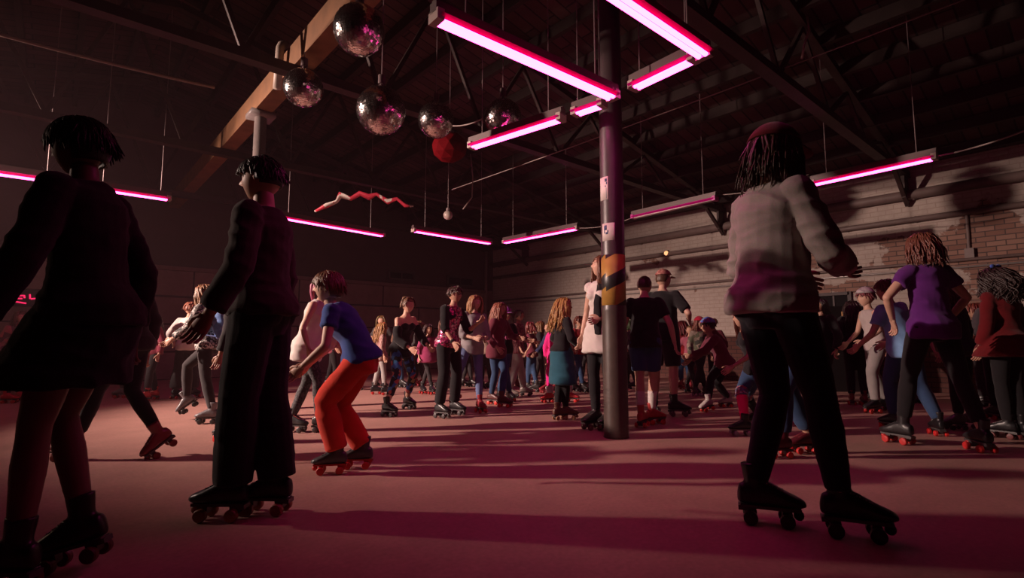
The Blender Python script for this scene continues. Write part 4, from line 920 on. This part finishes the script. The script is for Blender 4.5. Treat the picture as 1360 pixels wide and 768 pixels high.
# 24 right foreground
person('skater in pale grey jumper, dark trousers and dark cap, large in right foreground', [(1008, 694, 0, 338), (1122, 712, 0, 335)], 1.85, 18,
       [(T, cloth((.4, .35, .32)), {'name': 'grey_jumper', 'sleeve': 1.9, 'hem': -.1, 'loose': .03, 'box': .7, 'amp': .012}), (Bm, cloth((.012, .012, .018)), {'name': 'trousers', 'loose': .012})], hips=(-.1, 0), crouch=.006, lean=(3, 0), arms=[(.45, -.02, -.62), (.5, -.05, -.55)], hair_s='bob', hair_c=(.07, .035, .02), hat=(cloth((.12, .008, .015)), 'cap'), boot=(.012, .011, .012), wheel=(.03, .01, .012), head=(0, 4), fem=True)
person('skater in blue jeans and glossy red wheeled boots, hidden behind the pale grey jumper', [(1040, 608, 0, 186), (1074, 602, 0, 184)], 1.46, 182, [(T, dark_c, {'name': 'dark_top', 'sleeve': 1.8}), (Bm, djean, {'name': 'jeans', 'loose': .022, 'amp': .012, 'leg': 1.85})], hips=(-.02, 0), crouch=.025, lean=(6, 0), hair_s='short', boot=(.1, .01, .018), wheel=(.6, .03, .03), lacec=(.3, .03, .04))
# 26 .. 28
person('child in light blue tee and jeans, legs apart, left of the purple top', [(1188, 571, 0, 110), (1248, 579, 0, 75)], 1.44, 112, [(T, cloth((.24, .44, .74)), {'name': 'blue_tee', 'sleeve': .6, 'box': .7, 'hem': -.2, 'loose': .024, 'amp': .012}), (Bm, djean, {'name': 'jeans', 'loose': .02})], hips=(.02, .06), crouch=.02, lean=(12, 6), hs=1.1, arms=[(.5, .1, -.75), (.4, .1, -.75)], hair_s='short', hair_c=(.12, .03, .025), wheel=(.65, .025, .025))
person('child in a white vest and grey bandana reaching forward beside the blue tee', [(1163, 549, 0, 190), (1176, 546, 0, 180)], 1.46, 176, [(T, cloth((.5, .42, .4)), {'name': 'white_vest', 'sleeve': 0, 'hem': -.15, 'box': .4}), (Bm, grey_c, {'name': 'trousers', 'loose': .02})], lean=(10, 0), crouch=.03, arms=[(.45, .15, -.75), (.4, .1, -.8)], hs=1.08, hair_s='short', hair_c=(.2, .04, .05), hat=(patches([(.4, .36, .36), (.3, .26, .27), (.45, .4, .4)], 30, name='bandana_cloth'), 'beanie'), skin_c=SKIN2, detail=1)
person('woman in a purple tee and black trousers seen from behind with legs apart', [(1200, 590, 0, 110), (1307, 601, 0, 82)], 1.73, 90, [(T, cloth((.11, .018, .17)), {'name': 'purple_tee', 'sleeve': .5, 'hem': -.2, 'box': .35, 'loose': .016, 'amp': .01}), (Bm, blk_c, {'name': 'trousers', 'loose': .01, 'leg': 1.85})],
       hips=(0, .01), crouch=.006, lean=(2, 0), arms=[(.22, .14, -.74, -.4, 1, 0), (.28, .22, -.76, -.4, 1, 0)], fem=True, hair_s='bob', hair_c=(.17, .055, .035), boot=(.02, .018, .02), wheel=(.55, .025, .025), skin_c=SKIN2, head=(12, 0), lacec=(.03, .03, .03))
# 29 .. 31
person('dim long haired skater on a silver skate just behind the purple top, right side', [(1274, 571, 0, 180), (1292, 569, 0, 120)], 1.4, 120, [(T, cloth((.03, .026, .05)), {'name': 'dark_jacket', 'sleeve': 1.85}), (Bm, dark_c, {'name': 'trousers', 'loose': .014})], hair_s='bob', hair_c=(.09, .04, .03), boot=(.2, .19, .2), wheel=(.1, .09, .09), detail=1)
person('short haired boy in a dark grey shirt near the right edge, back turned', [(1324, 558, 0, 90), (1338, 558, 0, 80)], 1.4, 100, [(T, cloth((.06, .05, .055)), {'name': 'grey_shirt', 'sleeve': 1.2, 'box': .6}), (Bm, blk_c, {'name': 'trousers', 'loose': .02})], hair_s='short', hair_c=(.035, .02, .016), detail=1, arms=[(.2, .3, -.85), (.25, .25, -.85)])
person('girl with long curly dark hair, blue bow and red top at the right edge', [(1339, 583, 0, 120), (1358, 584, 0, 80)], 1.48, 100, [(T, cloth((.13, .006, .009)), {'name': 'red_top', 'sleeve': 1.85, 'hem': -.3, 'flare': .2, 'loose': .03}), (Bm, blk_c, {'name': 'leggings', 'loose': .01})], hair_s='curly', hair_c=(.035, .018, .016), fem=True, extras=[('bow', cloth((.08, .14, .55)))], wheel=(.15, .03, .03))
# 32 .. 36 dim figures
person('dim skater in black, left of the pair by the black equipment cabinet', [(1093, 541), (1107, 540)], 1.38, 200, [(T, blk_c, {'name': 'black_jacket', 'sleeve': 1.9}), (Bm, blk_c, {'name': 'trousers', 'loose': .016})], hair_s='bob', hair_c=(.02, .012, .012), detail=1)
person('dim skater in black with long dark hair, standing before the equipment cabinet', [(1132, 538, 0, 60), (1149, 539, 0, 70)], 1.36, 70, [(T, blk_c, {'name': 'black_jacket', 'sleeve': 1.9}), (Bm, blk_c, {'name': 'trousers', 'loose': .016})], hair_s='long', hair_c=(.03, .016, .014), boot=(.2, .02, .03), detail=1)
person('child on red skates in a patterned top at the far left edge of the floor', [(8, 536, 0, 20), (24, 533)], 1.25, 330, [(T, patches([(.25, .12, .1), (.1, .05, .05), (.35, .1, .1), (.15, .12, .1)], 14), {'name': 'patterned_top', 'sleeve': 1.7}), (Bm, dark_c, {'name': 'trousers'})], hair_s='bob', hair_c=(.12, .05, .03), boot=(.5, .03, .05), detail=1, hs=1.1)
person('skater in loose grey trousers, far left behind the skater pushing off', [(163, 529, 0, 190), (180, 527, 0, 180)], 1.4, 170, [(T, dark_c, {'name': 'dark_top', 'sleeve': 1.8}), (Bm, cloth((.1, .085, .08)), {'name': 'grey_trousers', 'loose': .03})], hair_s='short', boot=(.15, .14, .14), detail=1)
person('child in dark red on a red skate, left of the white long sleeved top', [(193, 534, 0, 200), (205, 531, 0, 180)], 1.22, 250, [(T, maroon, {'name': 'dark_red_top', 'sleeve': 1.8}), (Bm, dark_c, {'name': 'trousers'})], hair_s='long', hair_c=(.06, .03, .02), boot=(.5, .04, .05), detail=1, hs=1.1)
person('skater with a red wheeled boot showing between the legs of the man in black trousers', [(303, 587, 0, 170), (326, 590, 0, 190)], 1.4, 178, [(T, dark_c, {'name': 'dark_top', 'sleeve': 1.8}), (Bm, blk_c, {'name': 'trousers', 'loose': .014})], hair_s='short', wheel=(.7, .05, .04), detail=1)

# ------------------------------------------------------------------ blue backpack, a thing of its own on its wearer's back
sp, ax, s_ = bp['sp'], bp['axes'], bp['s']
l, f, u = ax(.6); f = f if f.dot(bp['F']) < 0 else -f
bc = sp(.5)+f*(.235*s_)
t = thing('backpack', 'blue backpack slung on the back of the skater in the speckled jumper', 'bag', bc)
rot = M((l, f, u)).transposed(); bluec = patches([(.1, .2, .45), (.12, .24, .52), (.08, .15, .35), (.2, .25, .5)], 16, name='blue_canvas')
bm = bmesh.new(); rings_mesh(bm, [(u*z, l*w, f*d) for z, w, d in ((-.19, .1, .05), (-.17, .14, .08), (0, .15, .095), (.12, .13, .08), (.19, .07, .05))], 16, True, .75); me = solid(bm, .012, 2); wrinkle(me, .008); obj('pack', me, bluec, t)
bm = bmesh.new(); rings_mesh(bm, [(u*z+f*.085, l*w, f*d) for z, w, d in ((-.15, .09, .02), (-.13, .11, .035), (-.02, .11, .035), (0, .09, .02))], 14, True, .75); smooth_(obj('front_pocket', bm, bluec, t))
for sg in (-1, 1):
    bm = bmesh.new(); limb(bm, [l*(sg*.08)+u*.17-f*.03, l*(sg*.1)+u*.2-f*.1, l*(sg*.11)+u*.18-f*.22, l*(sg*.12)+u*.02-f*.3, l*(sg*.13)-u*.12-f*.16, l*(sg*.1)-u*.16-f*.03], [.016]*6, 8, .5); obj('strap', bm, bluec, t)

# ------------------------------------------------------------------ onlookers along the far walls
rnd = random.Random(3)
cols = [('maroon', (.16, .025, .045)), ('black', (.015, .013, .015)), ('dark grey', (.06, .05, .05)), ('dusky pink', (.35, .09, .13)), ('brown', (.12, .06, .04)), ('navy', (.03, .035, .09)), ('red', (.35, .02, .03)), ('beige', (.3, .2, .16))]
spots = [(64, 522, 1.25, 'second onlooker from the left edge', 1), (440, 514, 1.2, 'onlooker just right of the crouching boy\'s head', 3), (470, 517, 1.15, 'onlooker behind the crouching boy\'s back', 0), (528, 514, 1.25, 'onlooker left of the leaning woman in black', 4), (556, 512, 1.2, 'onlooker far behind the magenta child', 2), (620, 513, 1.2, 'onlooker between the sequinned top and the blonde woman', 1),
    (706, 520, 1.12, 'onlooker first to the right of the checked shirt', 0), (716, 514, 1.16, 'onlooker second to the right of the checked shirt', 1), (731, 522, 1.1, 'onlooker third to the right of the checked shirt', 5), (768, 520, 1.22, 'onlooker between the blonde girl and the white dress, left one', 6), (778, 515, 1.15, 'onlooker between the blonde girl and the white dress, right one', 0),
    (838, 516, 1.18, 'onlooker far behind the pillar', 2), (910, 517, 1.15, 'onlooker first to the right of the tall boy', 6), (918, 521, 1.05, 'onlooker second to the right of the tall boy', 3), (1020, 514, 1.25, 'onlooker behind the girl with the neon sock', 7), (1035, 520, 1.15, 'onlooker left of the pale grey jumper', 5),
    (1085, 527, 1.2, 'onlooker right of the pale grey jumper', 1), (1158, 530, 1.1, 'onlooker right of the equipment cabinet', 4), (1220, 535, 1.2, 'onlooker behind the purple top', 2), (1310, 540, 1.3, 'onlooker between the boy and the purple top', 1), (30, 520, 1.3, 'first onlooker from the left edge', 4), (505, 512, 1.3, 'onlooker behind the child with the hair flower', 2), (590, 515, 1.2, 'onlooker behind the sequinned top', 0), (645, 516, 1.2, 'onlooker behind the maroon cardigan', 7), (690, 513, 1.1, 'onlooker behind the checked shirt', 6), (950, 515, 1.2, 'onlooker behind the bending child', 0)]
hats = ['short', 'bob', 'long', 'crop', 'pony']
for i, (px, py, H, where, ci) in enumerate(spots):
    cn, cc = cols[ci]; a = rnd.uniform(0, 360)
    person('small distant %s in %s' % (where, cn), [(px-5, py), (px+6, py+1)], H, a, [(T, cloth(cc), {'name': 'jumper', 'sleeve': rnd.choice([.6, 1.8]), 'hem': -.2}), (Bm, dark_c if i % 3 else djean, {'name': 'trousers', 'loose': .014})], hs=1.14, hair_s=hats[i % 5], hair_c=(rnd.uniform(.03, .2), rnd.uniform(.02, .08), .025), detail=0,
           boot=(.3, .03, .04) if i % 4 == 0 else (.03, .026, .026), arms=[(rnd.uniform(0, .5), .25, -.8), (rnd.uniform(0, .5), .25, -.8)], group='onlookers along the far walls')
# ================================================================== LIGHT
w = bpy.data.worlds.new('world'); S.world = w; w.use_nodes = True
w.node_tree.nodes['Background'].inputs[0].default_value = (.02, .008, .01, 1); w.node_tree.nodes['Background'].inputs[1].default_value = .4
def lightobj(name, kind, loc, power, col, target=None, **kw):
    l = bpy.data.lights.new(name, kind); l.energy = power; l.color = col
    for k, v in kw.items(): setattr(l, k, v)
    o = bpy.data.objects.new(name, l); C.objects.link(o); o.location = loc
    if target is not None: o.rotation_euler = (V(target)-V(loc)).to_track_quat('-Z', 'Y').to_euler()
    return o
KEY = RT*-9.6+FW*3.75+UP*3.8
lightobj('stage_flood', 'SPOT', KEY, 14500, (1, .7, .6), RT*1.5+FW*7.9+UP*.7, spot_size=R_(66), spot_blend=.9, shadow_soft_size=.14).scale = (1, .7, 1)
lightobj('spill_fill', 'POINT', KEY-UP*.8, 45, (1, .6, .42), None, shadow_soft_size=.3)  # added weak warm fill for beam and roof, standing in for flood spill
S.view_settings.view_transform = 'Standard'; S.view_settings.look = 'None'; S.view_settings.exposure = 0; S.view_settings.gamma = 1
S.cycles.max_bounces = 5; S.cycles.diffuse_bounces = 2; S.cycles.glossy_bounces = 3; S.cycles.sample_clamp_indirect = 4

nt = w.node_tree; vs = nt.nodes.new('ShaderNodeVolumeScatter'); vs.inputs['Color'].default_value = (1, .62, .7, 1); vs.inputs['Density'].default_value = .0022; vs.inputs['Anisotropy'].default_value = .3  # haze itself is white; the lamps' pink is put into its scatter colour
nt.links.new(vs.outputs[0], nt.nodes['World Output'].inputs['Volume']); S.cycles.volume_bounces = 0
